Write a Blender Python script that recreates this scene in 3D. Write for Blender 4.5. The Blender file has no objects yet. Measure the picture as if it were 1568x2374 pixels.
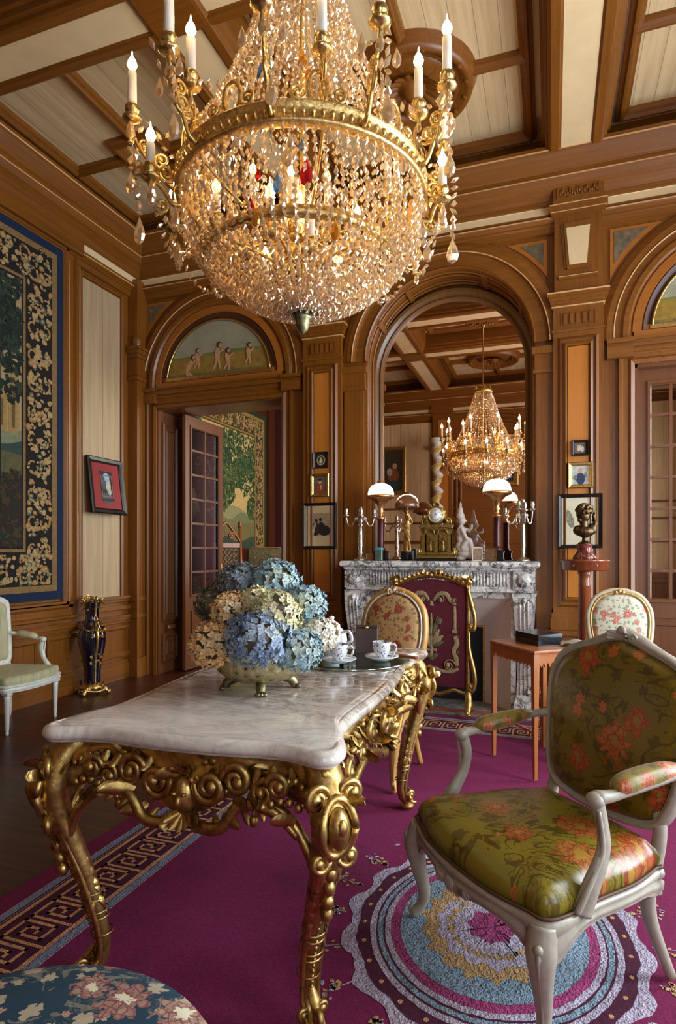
EXPO = 0.62
import bpy, math, random
from mathutils import Vector, Matrix
random.seed(7)
PI = math.pi
S = bpy.context.scene
COL = S.collection
V = Vector
# ---------------------------------------------------------------- mesh builder
def frame_of(t, up=None):
    t = t.normalized()
    up = up or (V((0, 0, 1)) if abs(t.z) < .95 else V((1, 0, 0)))
    s = t.cross(up).normalized()
    return s, s.cross(t).normalized()
class MB:
    def __init__(s): s.v = []; s.f = []; s.m = []; s.s = []; s.T = None
    def add(s, vs, fs, m=0, smooth=False):
        b = len(s.v)
        T = s.T
        s.v += [tuple(T @ V(p)) for p in vs] if T else [tuple(p) for p in vs]
        for f in fs: s.f.append([b + i for i in f]); s.m.append(m); s.s.append(smooth)
        return s
    def box(s, x0, x1, y0, y1, z0, z1, m=0):
        vs = [(x, y, z) for z in (z0, z1) for y in (y0, y1) for x in (x0, x1)]
        return s.add(vs, [(0, 2, 3, 1), (4, 5, 7, 6), (0, 1, 5, 4), (2, 6, 7, 3), (0, 4, 6, 2), (1, 3, 7, 5)], m)
    def bev(s, x0, x1, y0, y1, z0, z1, b=.01, m=0):
        # box with every vertical and horizontal edge chamfered
        def ring(d, z): return [(x0+d, y0, z), (x1-d, y0, z), (x1, y0+d, z), (x1, y1-d, z), (x1-d, y1, z), (x0+d, y1, z), (x0, y1-d, z), (x0, y0+d, z)]
        def ringi(z): return [(x0+b*1.6, y0+b, z), (x1-b*1.6, y0+b, z), (x1-b, y0+b*1.6, z), (x1-b, y1-b*1.6, z), (x1-b*1.6, y1-b, z), (x0+b*1.6, y1-b, z), (x0+b, y1-b*1.6, z), (x0+b, y0+b*1.6, z)]
        return s.rings([ringi(z0), ring(b, z0+b), ring(b, z1-b), ringi(z1)], True, m, False, True)
    def rings(s, rs, closed=True, m=0, smooth=True, caps=True):
        n = len(rs[0]); vs = [p for r in rs for p in r]; fs = []
        for i in range(len(rs)-1):
            for j in range(n if closed else n-1):
                k = (j+1) % n
                fs.append((i*n+j, i*n+k, (i+1)*n+k, (i+1)*n+j))
        s.add(vs, fs, m, smooth)
        if caps and closed:
            b = len(s.v) - len(vs)
            s.f.append([b+j for j in range(n)][::-1]); s.m.append(m); s.s.append(False)
            e = b + (len(rs)-1)*n
            s.f.append([e+j for j in range(n)]); s.m.append(m); s.s.append(False)
        return s
    def lathe(s, prof, c=(0, 0, 0), n=24, m=0, ax=None, sx=1, sy=1, lobes=0, la=0):
        c = V(c); rs = []
        if ax is None: X, Y, Z = V((1, 0, 0)), V((0, 1, 0)), V((0, 0, 1))
        else:
            Z = V(ax).normalized(); X, Y = frame_of(Z)
        for r, z in prof:
            rs.append([c + X*(r*(1+la*math.cos(lobes*2*PI*i/n))*sx*math.cos(2*PI*i/n)) + Y*(r*(1+la*math.cos(lobes*2*PI*i/n))*sy*math.sin(2*PI*i/n)) + Z*z for i in range(n)])
        return s.rings(rs, True, m, True, False)
    def tube(s, pts, rad, n=8, m=0, flat=1.0, up=None, caps=True):
        pts = [V(p) for p in pts]; N = len(pts)
        if not hasattr(rad, '__len__'): rad = [rad]*N
        elif len(rad) != N: rad = [lerpl(rad, i/(N-1)) for i in range(N)]
        rs = []; a = None
        for i, p in enumerate(pts):
            t = (pts[min(i+1, N-1)] - pts[max(i-1, 0)])
            if t.length < 1e-9: t = V((0, 0, 1))
            t.normalize()
            if a is None: a, b = frame_of(t, V(up) if up else None)
            elif up: a, b = frame_of(t, V(up))
            else:
                a = (a - t*a.dot(t)).normalized(); b = a.cross(t)
                b = -b if False else b
            b = t.cross(a) if False else a.cross(t)
            rs.append([p + (a*math.cos(2*PI*j/n) + b*(math.sin(2*PI*j/n)*flat))*rad[i] for j in range(n)])
        return s.rings(rs, True, m, True, caps)
    def sweep(s, prof, path, nrm, closed=False, m=0, smooth=False, inset=True):
        # prof: (a, b) a along in-plane side, b along normal
        nrm = V(nrm).normalized(); P = [V(p) for p in path]; N = len(P); rs = []
        for i, p in enumerate(P):
            if closed: d0 = (p-P[i-1]).normalized(); d1 = (P[(i+1) % N]-p).normalized()
            else:
                d0 = (p-P[i-1]).normalized() if i else None
                d1 = (P[i+1]-p).normalized() if i < N-1 else None
                d0 = d0 or d1; d1 = d1 or d0
            s0 = nrm.cross(d0); s1 = nrm.cross(d1); q = s0+s1
            q = q/(max(1e-6, q.dot(s0))) if q.length > 1e-6 else s0
            if q.length > 3: q = q.normalized()*3
            rs.append([p + q*a + nrm*b for a, b in prof])
        if closed: rs.append(rs[0])
        return s.rings(rs, False, m, smooth, False)
    def poly(s, pts, m=0): return s.add(pts, [list(range(len(pts)))], m)
    def prism(s, pts, off, m=0, cap=True):
        off = V(off); n = len(pts); P = [V(p) for p in pts]
        vs = P + [p+off for p in P]
        fs = [(i, (i+1) % n, n+(i+1) % n, n+i) for i in range(n)]
        if cap: fs += [list(range(n))[::-1], [n+i for i in range(n)]]
        return s.add(vs, fs, m)
    def blob(s, c, r, m=0, nu=10, nv=7, R=None):
        c = V(c); r = r if hasattr(r, '__len__') else (r, r, r); rs = []
        for j in range(nv+1):
            th = PI*(.02+.96*j/nv)
            row = []
            for i in range(nu):
                p = V((r[0]*math.sin(th)*math.cos(2*PI*i/nu), r[1]*math.sin(th)*math.sin(2*PI*i/nu), -r[2]*math.cos(th)))
                if R: p = R @ p
                row.append(c+p)
            rs.append(row)
        return s.rings(rs, True, m)
    def gem(s, c, r, h, n=6, m=0, R=None, flat=.6):
        c = V(c); top = V((0, 0, h)); bot = V((0, 0, -h))
        vs = [V((r*math.cos(2*PI*i/n), r*flat*math.sin(2*PI*i/n), -.15*h)) for i in range(n)] + [V((r*.5*math.cos(2*PI*i/n), r*.5*flat*math.sin(2*PI*i/n), .55*h)) for i in range(n)] + [top, bot]
        if R: vs = [R @ p for p in vs]
        fs = []
        for i in range(n):
            k = (i+1) % n
            fs += [(i, k, n+k, n+i), (n+i, n+k, 2*n), (k, i, 2*n+1)]
        return s.add([c+p for p in vs], fs, m)
    def grid(s, fn, nu, nv, m=0, smooth=True, wrap=False):
        rs = [[fn(u/nu, v/nv) for u in range(nu + (0 if wrap else 1))] for v in range(nv+1)]
        return s.rings(rs, wrap, m, smooth, False)
    def leaf(s, p, d, up, L, W, curl=.4, m=0, lob=5, th=.006):
        if m == 0 and th == .006: L *= .82; W *= 1.55
        # acanthus leaf: a lobed tongue that rises and curls over at its tip
        p = V(p); d = V(d).normalized(); sd = d.cross(V(up)).normalized(); n = sd.cross(d).normalized()
        def fn(u, v, o=0):
            w = math.sin(PI*min(1, .12+v*.88))**.7*(1-.25*abs(math.sin(lob*PI*v)))
            a = v*curl*2.6
            q = p + d*(L*(math.sin(a)/max(a, 1e-3)) * v) + n*(L*v*(1-math.cos(a))/max(a, 1e-3) + W*.35*abs(math.sin(v*PI)) + o)
            x = (u-.5)*2
            return q + sd*(x*W*w*.5) - n*(abs(x)**1.5*W*.3*w)
        s.grid(lambda u, v: fn(u, v), 4, 9, m)
        return s.grid(lambda u, v: fn(1-u, v, -th), 4, 9, m)
    def scroll(s, c, u, v, R, turns=1.4, rad=.01, a0=0, tail=None, m=0, n=6, sign=1, k=.78, flat=1):
        # spiral in the plane (u, v); it winds inward from radius R
        c = V(c); u = V(u); v = V(v); pts = []; N = int(14*turns)+4
        for i in range(N+1):
            t = i/N; a = a0 + sign*2*PI*turns*t; r = R*(1-k*t)
            pts.append(c + u*(r*math.cos(a)) + v*(r*math.sin(a)))
        if tail: pts = [V(q) for q in tail] + pts
        M = len(pts)
        rr = [rad*(.55+.45*math.sin(PI*min(1, .15+.85*i/M))) for i in range(M)]
        rr[-1] = rad*1.5
        s.tube(pts, rr, n, m, flat)
        return s.blob(pts[-1], rad*1.7, m, 6, 4)
    def build(s, name, mats, parent=None, loc=None, rot=None, bevel=0, sub=0):
        me = bpy.data.meshes.new(name)
        me.from_pydata(s.v, [], s.f)
        for mm in (mats if isinstance(mats, (list, tuple)) else [mats]): me.materials.append(mm)
        me.polygons.foreach_set('material_index', s.m)
        me.polygons.foreach_set('use_smooth', s.s)
        me.update()
        o = bpy.data.objects.new(name, me); COL.objects.link(o)
        if parent: o.parent = parent
        if loc: o.location = loc
        if rot: o.rotation_euler = rot
        if bevel:
            b = o.modifiers.new('b', 'BEVEL'); b.width = bevel; b.segments = 2; b.limit_method = 'ANGLE'; b.angle_limit = .6
        if sub:
            b = o.modifiers.new('s', 'SUBSURF'); b.levels = sub; b.render_levels = sub
        return o
def lerpl(L, t):
    x = t*(len(L)-1); i = min(int(x), len(L)-2); return L[i]*(1-(x-i)) + L[i+1]*(x-i)
def cat(pts, k=6, closed=False):
    P = [V(p) for p in pts]; n = len(P); out = []
    for i in range(n if closed else n-1):
        g = (lambda j: P[j % n]) if closed else (lambda j: P[max(0, min(n-1, j))])
        a, b, c, d = g(i-1), g(i), g(i+1), g(i+2)
        for j in range(k):
            t = j/k
            out.append(.5*((2*b) + (c-a)*t + (2*a-5*b+4*c-d)*t*t + (3*b-a-3*c+d)*t**3))
    if not closed: out.append(P[-1])
    return out
def thing(name, label, cat_, loc=(0, 0, 0), rz=0, group=None):
    o = bpy.data.objects.new(name, None); COL.objects.link(o); o.empty_display_size = .1
    o.location = loc; o.rotation_euler = (0, 0, rz); o['label'] = label; o['category'] = cat_
    if group: o['group'] = group
    return o
def tag(o, label, cat_, group=None):
    o['label'] = label; o['category'] = cat_
    if group: o['group'] = group
    return o
def struct(o): o['kind'] = 'structure'; return o
def copy_tree(o, parent=None):
    c = o.copy(); COL.objects.link(c); c.parent = parent
    if parent: c.matrix_parent_inverse = o.matrix_parent_inverse.copy()
    for ch in list(o.children): copy_tree(ch, c)
    return c
def arc(cx, cz, r, a0, a1, n, y=0): return [V((cx+r*math.cos(a0+(a1-a0)*i/n), y, cz+r*math.sin(a0+(a1-a0)*i/n))) for i in range(n+1)]
# ---------------------------------------------------------------- materials
class NT:
    def __init__(s, name):
        s.mat = bpy.data.materials.new(name); s.mat.use_nodes = True
        s.t = s.mat.node_tree; s.b = s.t.nodes['Principled BSDF']; s._tc = None
    def n(s, k, ins=None, **kw):
        nd = s.t.nodes.new('ShaderNode'+k)
        for a, b in kw.items(): setattr(nd, a, b)
        for a, b in (ins or {}).items():
            sk = nd.inputs[a]
            if hasattr(b, 'is_output') or isinstance(b, bpy.types.NodeSocket): s.t.links.new(b, sk)
            else: sk.default_value = b
        return nd
    def obj(s, out='Object'):
        if not s._tc: s._tc = s.n('TexCoord')
        return s._tc.outputs[out]
    def map(s, sc=(1, 1, 1), vec=None, rot=(0, 0, 0), loc=(0, 0, 0)):
        return s.n('Mapping', {'Vector': vec or s.obj(), 'Scale': sc, 'Rotation': rot, 'Location': loc}).outputs[0]
    def noise(s, scale, vec=None, detail=4, rough=.55, dist=0, out=0):
        return s.n('TexNoise', {'Vector': vec or s.obj(), 'Scale': scale, 'Detail': detail, 'Roughness': rough, 'Distortion': dist}).outputs[out]
    def vor(s, scale, vec=None, feature='F1', out='Distance', rnd=1, dim='3D'):
        return s.n('TexVoronoi', {'Vector': vec or s.obj(), 'Scale': scale, 'Randomness': rnd}, feature=feature, voronoi_dimensions=dim).outputs[out]
    def ramp(s, fac, stops, interp='LINEAR'):
        r = s.n('ValToRGB', {'Fac': fac}); e = r.color_ramp; e.interpolation = interp
        while len(e.elements) < len(stops): e.elements.new(.5)
        for i, (p, c) in enumerate(stops):
            e.elements[i].position = p
            e.elements[i].color = tuple(c)+(1,) if hasattr(c, '__len__') else (c, c, c, 1)
        return r.outputs[0]
    def mix(s, f, a, b, mode='MIX'):
        nd = s.t.nodes.new('ShaderNodeMix'); nd.data_type = 'RGBA'; nd.blend_type = mode
        for i, x in ((0, f), (6, a), (7, b)):
            sk = nd.inputs[i]
            if isinstance(x, bpy.types.NodeSocket): s.t.links.new(x, sk)
            else: sk.default_value = (tuple(x)+(1,)) if hasattr(x, '__len__') else x
        return nd.outputs[2]
    def math(s, op, a, b=0.0, c=None):
        nd = s.t.nodes.new('ShaderNodeMath'); nd.operation = op
        for i, x in enumerate((a, b) if c is None else (a, b, c)):
            if isinstance(x, bpy.types.NodeSocket): s.t.links.new(x, nd.inputs[i])
            else: nd.inputs[i].default_value = x
        return nd.outputs[0]
    def xyz(s, vec=None):
        return s.n('SeparateXYZ', {0: vec or s.obj()}).outputs
    def step(s, x, e, w=.02):  # 1 where x < e
        nd = s.n('MapRange', {'Value': x, 'From Min': e-w, 'From Max': e+w, 'To Min': 1.0, 'To Max': 0.0}); return nd.outputs[0]
    def bump(s, h, strength=.3, dist=.01):
        b = s.n('Bump', {'Height': h, 'Strength': strength, 'Distance': dist}).outputs[0]
        s.t.links.new(b, s.b.inputs['Normal']); return b
    def set(s, **kw):
        for k, v in kw.items():
            sk = s.b.inputs[k.replace('_', ' ')]
            if isinstance(v, bpy.types.NodeSocket): s.t.links.new(v, sk)
            else: sk.default_value = (tuple(v)+(1,)) if (hasattr(v, '__len__') and len(v) == 3 and sk.type == 'RGBA') else v
        return s.mat
def srgb(r, g, b):
    f = lambda c: (c/255/12.92) if c/255 <= .04045 else ((c/255+.055)/1.055)**2.4
    return (f(r), f(g), f(b))
def plain(name, c, rough=.5, metal=0, var=.12, scale=8, bump=0, **kw):
    t = NT(name); nz = t.noise(scale)
    c2 = tuple(x*(1-var*2) for x in c)
    col = t.ramp(nz, [(.3, c2), (.7, c)])
    if bump: t.bump(t.noise(scale*4), bump, .004)
    return t.set(Base_Color=col, Roughness=rough, Metallic=metal, **kw)
def woodm(name, dark, light, ax='z', rough=.40, sc=1.0, bump=.08, coat=.12):
    t = NT(name); k = {'x': (.6, 18, 18), 'y': (18, .6, 18), 'z': (18, 18, .6)}[ax]
    k = tuple(q*sc for q in k)
    w = t.noise(2.2, t.map(k), 6, .6, .6)
    fine = t.noise(9, t.map(tuple(q*2.2 for q in k)), 3, .6)
    big = t.noise(.9, t.map((1, 1, 1)), 2)
    f = t.math('MULTIPLY_ADD', fine, .35, t.math('MULTIPLY_ADD', w, .55, t.math('MULTIPLY', big, .2)))
    col = t.ramp(f, [(.30, dark), (.5, tuple(.4*a+.6*b for a, b in zip(dark, light))), (.72, light)])
    t.bump(f, bump, .004)
    return t.set(Base_Color=col, Roughness=rough, Coat_Weight=coat, Coat_Roughness=.25)
OD, OL = srgb(70, 36, 5), srgb(138, 80, 17)
W_Z = woodm('oak_vertical', OD, OL, 'z')
W_X = woodm('oak_along_x', OD, OL, 'x')
W_Y = woodm('oak_along_y', OD, OL, 'y')
W_LZ = woodm('pale_oak_panel', srgb(150, 84, 22), srgb(192, 118, 40), 'z')
W_LX = woodm('pale_oak_band', srgb(132, 72, 20), srgb(172, 102, 36), 'x')
W_DARK = woodm('dark_oak', srgb(48, 22, 12), srgb(86, 44, 22), 'z')
W_MAHOG = woodm('mahogany', srgb(84, 34, 18), srgb(146, 74, 40), 'z', .2, coat=.6)
W_TABLE = woodm('satinwood', srgb(122, 66, 28), srgb(176, 106, 52), 'z', .3)
W_DOOR = woodm('door_oak', srgb(72, 38, 18), srgb(116, 68, 36), 'z', .32)
def boards(name, c1, c2, ax, pitch, off=0):
    t = NT(name); x, y, z = t.xyz(); a = {'x': x, 'y': y, 'z': z}[ax]
    fr = t.math('FRACT', t.math('DIVIDE', t.math('ADD', a, 100+off), pitch))
    gr = t.math('LESS_THAN', fr, .035)
    k = {'x': (14, .8, .8), 'y': (.8, 14, .8), 'z': (1, 1, 1)}[ax]
    nz = t.noise(1.6, t.map(k), 4, .6)
    col = t.ramp(nz, [(.3, c1), (.7, c2)])
    col = t.mix(t.math('MULTIPLY', gr, .55), col, (.16, .09, .04))
    t.bump(t.math('SUBTRACT', t.math('MULTIPLY', nz, .1), gr), .5, .004)
    return t.set(Base_Color=col, Roughness=.6)
CR1, CR2 = srgb(202, 170, 124), srgb(228, 198, 150)
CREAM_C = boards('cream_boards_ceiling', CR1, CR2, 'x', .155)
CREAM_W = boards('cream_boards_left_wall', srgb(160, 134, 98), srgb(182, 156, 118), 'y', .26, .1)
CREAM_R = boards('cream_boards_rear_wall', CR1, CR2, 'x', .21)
CREAM = plain('cream_paint', CR2, .6, 0, .06, 5)
GOLD = None
def goldm(name, hi, lo, rough=.24, sc=40):
    t = NT(name)
    mottle = t.noise(sc, None, 5, .6)  # random noise varies the tone of the metal
    col = t.ramp(mottle, [(.3, lo), (.6, hi)])
    t.bump(t.noise(sc*1.6, None, 3), .35, .004)
    return t.set(Base_Color=col, Metallic=1.0, Roughness=t.ramp(mottle, [(.3, rough+.22), (.7, rough)]))
GOLD = goldm('gilt_wood', (.66, .44, .15), (.22, .11, .03), .30, 30)
GOLD_B = goldm('ormolu', (.85, .60, .22), (.42, .24, .06), .25, 60)
BRONZE = goldm('dark_bronze', (.16, .10, .05), (.05, .03, .018), .3, 25)
SILVER = goldm('silver_plate', (.80, .74, .66), (.46, .38, .30), .18, 50)
BRASS = goldm('lamp_brass', (.86, .48, .20), (.60, .28, .10), .2, 20)
PEWTER = goldm('verdigris_bronze', (.34, .30, .17), (.12, .10, .05), .34, 30)
def marble(name, base, vein, v2, sc=3, amt=.09, rot=(0, 0, 0), heavy=.5, rough=.1, gradY=None, st=(1, 1, 1)):
    t = NT(name); m = t.map(st, None, rot)
    a = t.noise(sc, m, 8, .62, 1.6); b = t.noise(sc*2.3, m, 8, .65, 2.2)
    va = t.math('ABSOLUTE', t.math('SUBTRACT', a, .5)); vb = t.math('ABSOLUTE', t.math('SUBTRACT', b, .52))
    fa = t.ramp(va, [(0, 1), (amt*.25, .75), (amt, 0)]); fb = t.ramp(vb, [(0, 1), (amt*.35, .5), (amt*.9, 0)])
    msk = t.ramp(t.noise(sc*.7, m, 3), [(.52-heavy*.3, 0), (.62-heavy*.15, 1)])
    if gradY: msk = t.math('MULTIPLY', msk, t.n('MapRange', {'Value': t.xyz()[1], 'From Min': gradY[0], 'From Max': gradY[1], 'To Min': .22, 'To Max': 1.0}).outputs[0])
    cl = t.mix(t.noise(sc*1.2, m, 4), base, tuple(x*.72 for x in base))
    if gradY: cl = t.mix(t.math('MULTIPLY', msk, t.noise(sc*2, m, 6, .7)), cl, v2)
    col = t.mix(t.math('MULTIPLY', fa, msk), cl, vein); col = t.mix(t.math('MULTIPLY', t.math('MULTIPLY', fb, msk), .8), col, v2)
    return t.set(Base_Color=col, Roughness=rough, Specular_IOR_Level=.6)
MARBLE_T = marble('table_marble', (.97, .89, .79), srgb(92, 74, 66), srgb(146, 112, 78), 4.2, .06, (0, 0, .5), .9, .11, (-.65, .0), (1, 2.4, 1))
MARBLE_F = marble('mantel_marble', (.92, .88, .82), srgb(36, 36, 48), srgb(104, 92, 88), 5, .045, (.4, .3, .8), .7, .16)
MARBLE_R = marble('red_marble', srgb(110, 40, 34), srgb(180, 130, 110), srgb(60, 20, 20), 8, .06, (0, 0, 0), .4, .12)
def flowers(t, vec, scale, petals=5, R=.34, dis=.12, rnd=.8, thr=-1.):
    """masks of flowers scattered over a 2D coordinate: petal, core, random colour per flower"""
    dn = t.noise(scale*2.5, vec, 3, .6, 0, 1)
    vd = t.n('VectorMath', {0: vec, 1: t.n('VectorMath', {0: t.n('VectorMath', {0: dn, 1: (.5, .5, .5)}, operation='SUBTRACT').outputs[0], 'Scale': dis/scale}, operation='SCALE').outputs[0]}, operation='ADD').outputs[0]
    vo = t.n('TexVoronoi', {'Vector': vd, 'Scale': scale, 'Randomness': rnd}, voronoi_dimensions='2D')
    sub = t.n('VectorMath', {0: t.n('VectorMath', {0: vd, 'Scale': scale}, operation='SCALE').outputs[0], 1: t.n('VectorMath', {0: vo.outputs['Position'], 'Scale': scale}, operation='SCALE').outputs[0]}, operation='SUBTRACT').outputs[0]
    x, y, z = t.xyz(sub)
    ang = t.math('ARCTAN2', y, x); r = vo.outputs['Distance']
    cr = t.xyz(vo.outputs['Color'])
    lim = t.math('MULTIPLY_ADD', t.math('ABSOLUTE', t.math('COSINE', t.math('MULTIPLY_ADD', ang, petals/2, t.math('MULTIPLY', cr[1], 6)))), R*.45, R*.55)
    lim = t.math('MULTIPLY', lim, t.math('MULTIPLY_ADD', cr[2], .7, .5))
    keep = t.math('GREATER_THAN', cr[0], thr)
    q = t.math('DIVIDE', r, lim)
    pet = t.math('MULTIPLY', t.math('LESS_THAN', q, 1.0), keep)
    edge = t.math('MULTIPLY', pet, t.math('GREATER_THAN', t.math('ABSOLUTE', t.math('SUBTRACT', t.math('FRACT', t.math('MULTIPLY', q, 2.2)), .5)), .32))
    core = t.math('MULTIPLY', t.math('LESS_THAN', q, .3), keep)
    return pet, core, edge, cr
def floral(name, base, base2, petal, petal2, leafc, scale=9, coord='xy', R=.36, rough=.5, sheen=0, vsc=1, thr=.15, extra=None, coat=0, damask=.5, metal=0):
    t = NT(name); x, y, z = t.xyz()
    g = {'xy': (x, y), 'xz': (x, z), 'yz': (y, z), 'uz': (t.math('ARCTAN2', y, x), z)}[coord]
    vec = t.n('CombineXYZ', {0: g[0], 1: t.math('MULTIPLY', g[1], vsc), 2: 0.0}).outputs[0]
    col = t.mix(t.noise(scale*.5, vec, 3), base, base2)
    # woven scroll lines of two sizes
    for k, (q, w_, f_) in enumerate(((.55, .12, 9), (1.5, .16, 7))):
        ln = t.noise(scale*q, vec, 2, .5, 2.2)
        lm = t.math('LESS_THAN', t.math('ABSOLUTE', t.math('SUBTRACT', t.math('FRACT', t.math('MULTIPLY', ln, f_)), .5)), w_)
        lm = t.math('MULTIPLY', lm, t.math('GREATER_THAN', t.noise(scale*.9, vec, 2, .5, 0), .47 if k == 0 else .5))
        col = t.mix(t.math('MULTIPLY', lm, damask), col, leafc if k == 0 else petal)if k == 0 else t.mix(t.math('MULTIPLY', lm, damask*.55), col, leafc)
    p, c, e, cr = flowers(t, vec, scale*2.3, 5, R*.9, .55, 1, .35)
    col = t.mix(t.math('MULTIPLY', p, .7), col, leafc)
    p, c, e, cr = flowers(t, vec, scale*1.9, 6, R*.62, .4, 1, .62)
    col = t.mix(t.math('MULTIPLY', p, .8), col, petal2); col = t.mix(t.math('MULTIPLY', e, .8), col, petal)
    p, c, e, cr = flowers(t, vec, scale, 9, R*1.08, .55, .8, thr)
    pc = t.mix(t.math('MULTIPLY_ADD', cr[1], .6, t.math('MULTIPLY', t.noise(scale*4, vec, 2), .5)), petal, petal2)
    col = t.mix(t.math('MULTIPLY', p, .82), col, pc)
    lace = t.math('LESS_THAN', t.vor(scale*5.5, vec, 'DISTANCE_TO_EDGE', 'Distance', 1, '2D'), .07)
    col = t.mix(t.math('MULTIPLY', t.math('MULTIPLY', lace, p), .75), col, tuple(q*.6 for q in petal))
    col = t.mix(t.math('MULTIPLY', e, .5), col, tuple(q*.5 for q in petal))
    col = t.mix(c, col, extra or petal2)
    t.bump(t.math('ADD', t.math('MULTIPLY', p, .6), t.noise(300, vec, 2)), .18, .002)
    return t.set(Base_Color=col, Roughness=rough, Coat_Weight=coat, Coat_Roughness=.3, Sheen_Weight=sheen, Metallic=metal)
SILK_G = floral('green_silk_seat', srgb(152, 142, 48), srgb(112, 86, 16), srgb(172, 66, 34), srgb(186, 122, 62), srgb(74, 54, 14), 6.2, 'xy', .40, .30, .0, thr=.42, extra=srgb(170, 128, 50), damask=.75)
SILK_GB = floral('green_silk_back', srgb(132, 112, 26), srgb(100, 76, 12), srgb(184, 58, 28), srgb(190, 112, 52), srgb(78, 54, 12), 5.6, 'xz', .38, .30, .0, thr=.42, extra=srgb(150, 116, 44), damask=.75)
SILK_GA = floral('green_silk_arm', srgb(132, 128, 40), srgb(150, 110, 40), srgb(206, 70, 30), srgb(214, 150, 100), srgb(90, 66, 20), 13, 'xy', .42, .36, .2, thr=.2)
STOOL_F = floral('blue_tapestry_seat', srgb(34, 66, 82), srgb(28, 52, 66), srgb(150, 66, 80), srgb(206, 180, 140), srgb(206, 186, 150), 8.5, 'xy', .44, .8, thr=.35, damask=.25, extra=srgb(226, 214, 180))
WHITE_F = floral('rose_tapestry', srgb(206, 204, 180), srgb(186, 186, 158), srgb(186, 74, 62), srgb(220, 140, 120), srgb(110, 106, 70), 15, 'xz', .42, .7, thr=.35, damask=.1)
BEIGE_F = floral('beige_tapestry', srgb(184, 140, 88), srgb(196, 158, 106), srgb(140, 40, 24), srgb(176, 80, 50), srgb(90, 72, 44), 14, 'xz', .4, .8, thr=.45, damask=.25)
LEFT_F = floral('pale_green_brocade', srgb(176, 178, 130), srgb(206, 190, 156), srgb(214, 206, 176), srgb(196, 160, 120), srgb(150, 160, 110), 14, 'xy', .4, .6, damask=.6)
def lighten_wood_white(name, c, rough=.35):
    t = NT(name); nz = t.noise(30, None, 3); col = t.ramp(nz, [(.35, tuple(x*.82 for x in c)), (.65, c)]); t.bump(nz, .05, .002)
    return t.set(Base_Color=col, Roughness=rough)
PAINT_G = lighten_wood_white('grey_beige_paint', srgb(176, 164, 146))
PAINT_W = lighten_wood_white('white_paint', srgb(226, 222, 206))
BLACK = plain('black_lacquer', srgb(22, 18, 16), .3)
WHITE_P = plain('white_porcelain', (.82, .80, .78), .12, 0, .02)
PLAST = plain('cream_plaster_firebox', srgb(244, 226, 214), .6, 0, .06)
BLACK_IN = plain('soot', (.012, .012, .014), .8)  # plain black for the flat panel filling the fire opening
DKRED = plain('dark_red_cloth', srgb(70, 10, 18), .8)
def glass(name, tint=(1, 1, 1), rough=.02, trans=.6):
    t = NT(name); nt = t.t; g = t.n('BsdfGlossy', {'Color': (*tint, 1), 'Roughness': rough}); tr = t.n('BsdfTransparent', {'Color': (*tint, 1)})
    mx = t.n('MixShader', {0: trans}); nt.links.new(g.outputs[0], mx.inputs[1]); nt.links.new(tr.outputs[0], mx.inputs[2])
    nt.links.new(mx.outputs[0], nt.nodes['Material Output'].inputs[0]); return t.mat
GLASS = glass('clear_glass', (1, 1, 1), .02, .85)
def crystal(name, c, tr=.2):
    t = NT(name); nt = t.t
    g = t.n('BsdfGlossy', {'Color': (*c, 1), 'Roughness': .07}); d = t.n('BsdfTransparent', {'Color': (c[0], c[1]*.97, c[2]*.92, 1)})
    r = t.n('BsdfDiffuse', {'Color': (c[0]*.9, c[1]*.84, c[2]*.72, 1)}); q = t.n('BsdfTranslucent', {'Color': (c[0]*.95, c[1]*.86, c[2]*.72, 1)})
    m0 = t.n('MixShader', {0: .5}); nt.links.new(r.outputs[0], m0.inputs[1]); nt.links.new(q.outputs[0], m0.inputs[2])
    m1 = t.n('MixShader', {0: .38}); nt.links.new(g.outputs[0], m1.inputs[1]); nt.links.new(m0.outputs[0], m1.inputs[2])
    m2 = t.n('MixShader', {0: tr}); nt.links.new(m1.outputs[0], m2.inputs[1]); nt.links.new(d.outputs[0], m2.inputs[2])
    nt.links.new(m2.outputs[0], nt.nodes['Material Output'].inputs[0]); return t.mat
CRYS = crystal('cut_crystal', (1.0, .88, .70))
CRYS_R = crystal('ruby_crystal', (.8, .05, .08), .1); CRYS_B = crystal('blue_crystal', (.25, .5, .95), .2)
CRYS_Y = crystal('amber_crystal', (.98, .6, .12), .15)
def mirror(name, c): t = NT(name); return t.set(Base_Color=c, Metallic=1.0, Roughness=.01)
MIRROR = mirror('aged_mirror', (.82, .66, .60)); MIRROR2 = mirror('mirror_pane', (.74, .68, .62))
def emit(name, c, e):
    t = NT(name); return t.set(Base_Color=(*c, 1)[:3], Emission_Color=c, Emission_Strength=e)
FLAME = emit('flame', (1, .72, .36), 30)
S.cycles.transparent_max_bounces = 24
SHADE = NT('opal_glass').set(Base_Color=(.95, .9, .82), Roughness=.2, Emission_Color=(1, .80, .55), Emission_Strength=1.6)
CANDLE = plain('wax', (.85, .78, .66), .4, 0, .03, Subsurface_Weight=.0)
# ================================================================ light
def area(name, loc, rot, sx, sy, e, c):
    l = bpy.data.lights.new(name, 'AREA'); l.shape = 'RECTANGLE'; l.size = sx; l.size_y = sy; l.energy = e; l.color = c
    o = bpy.data.objects.new(name, l); COL.objects.link(o); o.location = loc; o.rotation_euler = rot; return o
def point(name, loc, e, c, r=.02):
    l = bpy.data.lights.new(name, 'POINT'); l.energy = e; l.color = c; l.shadow_soft_size = r
    o = bpy.data.objects.new(name, l); COL.objects.link(o); o.location = loc; return o
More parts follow.
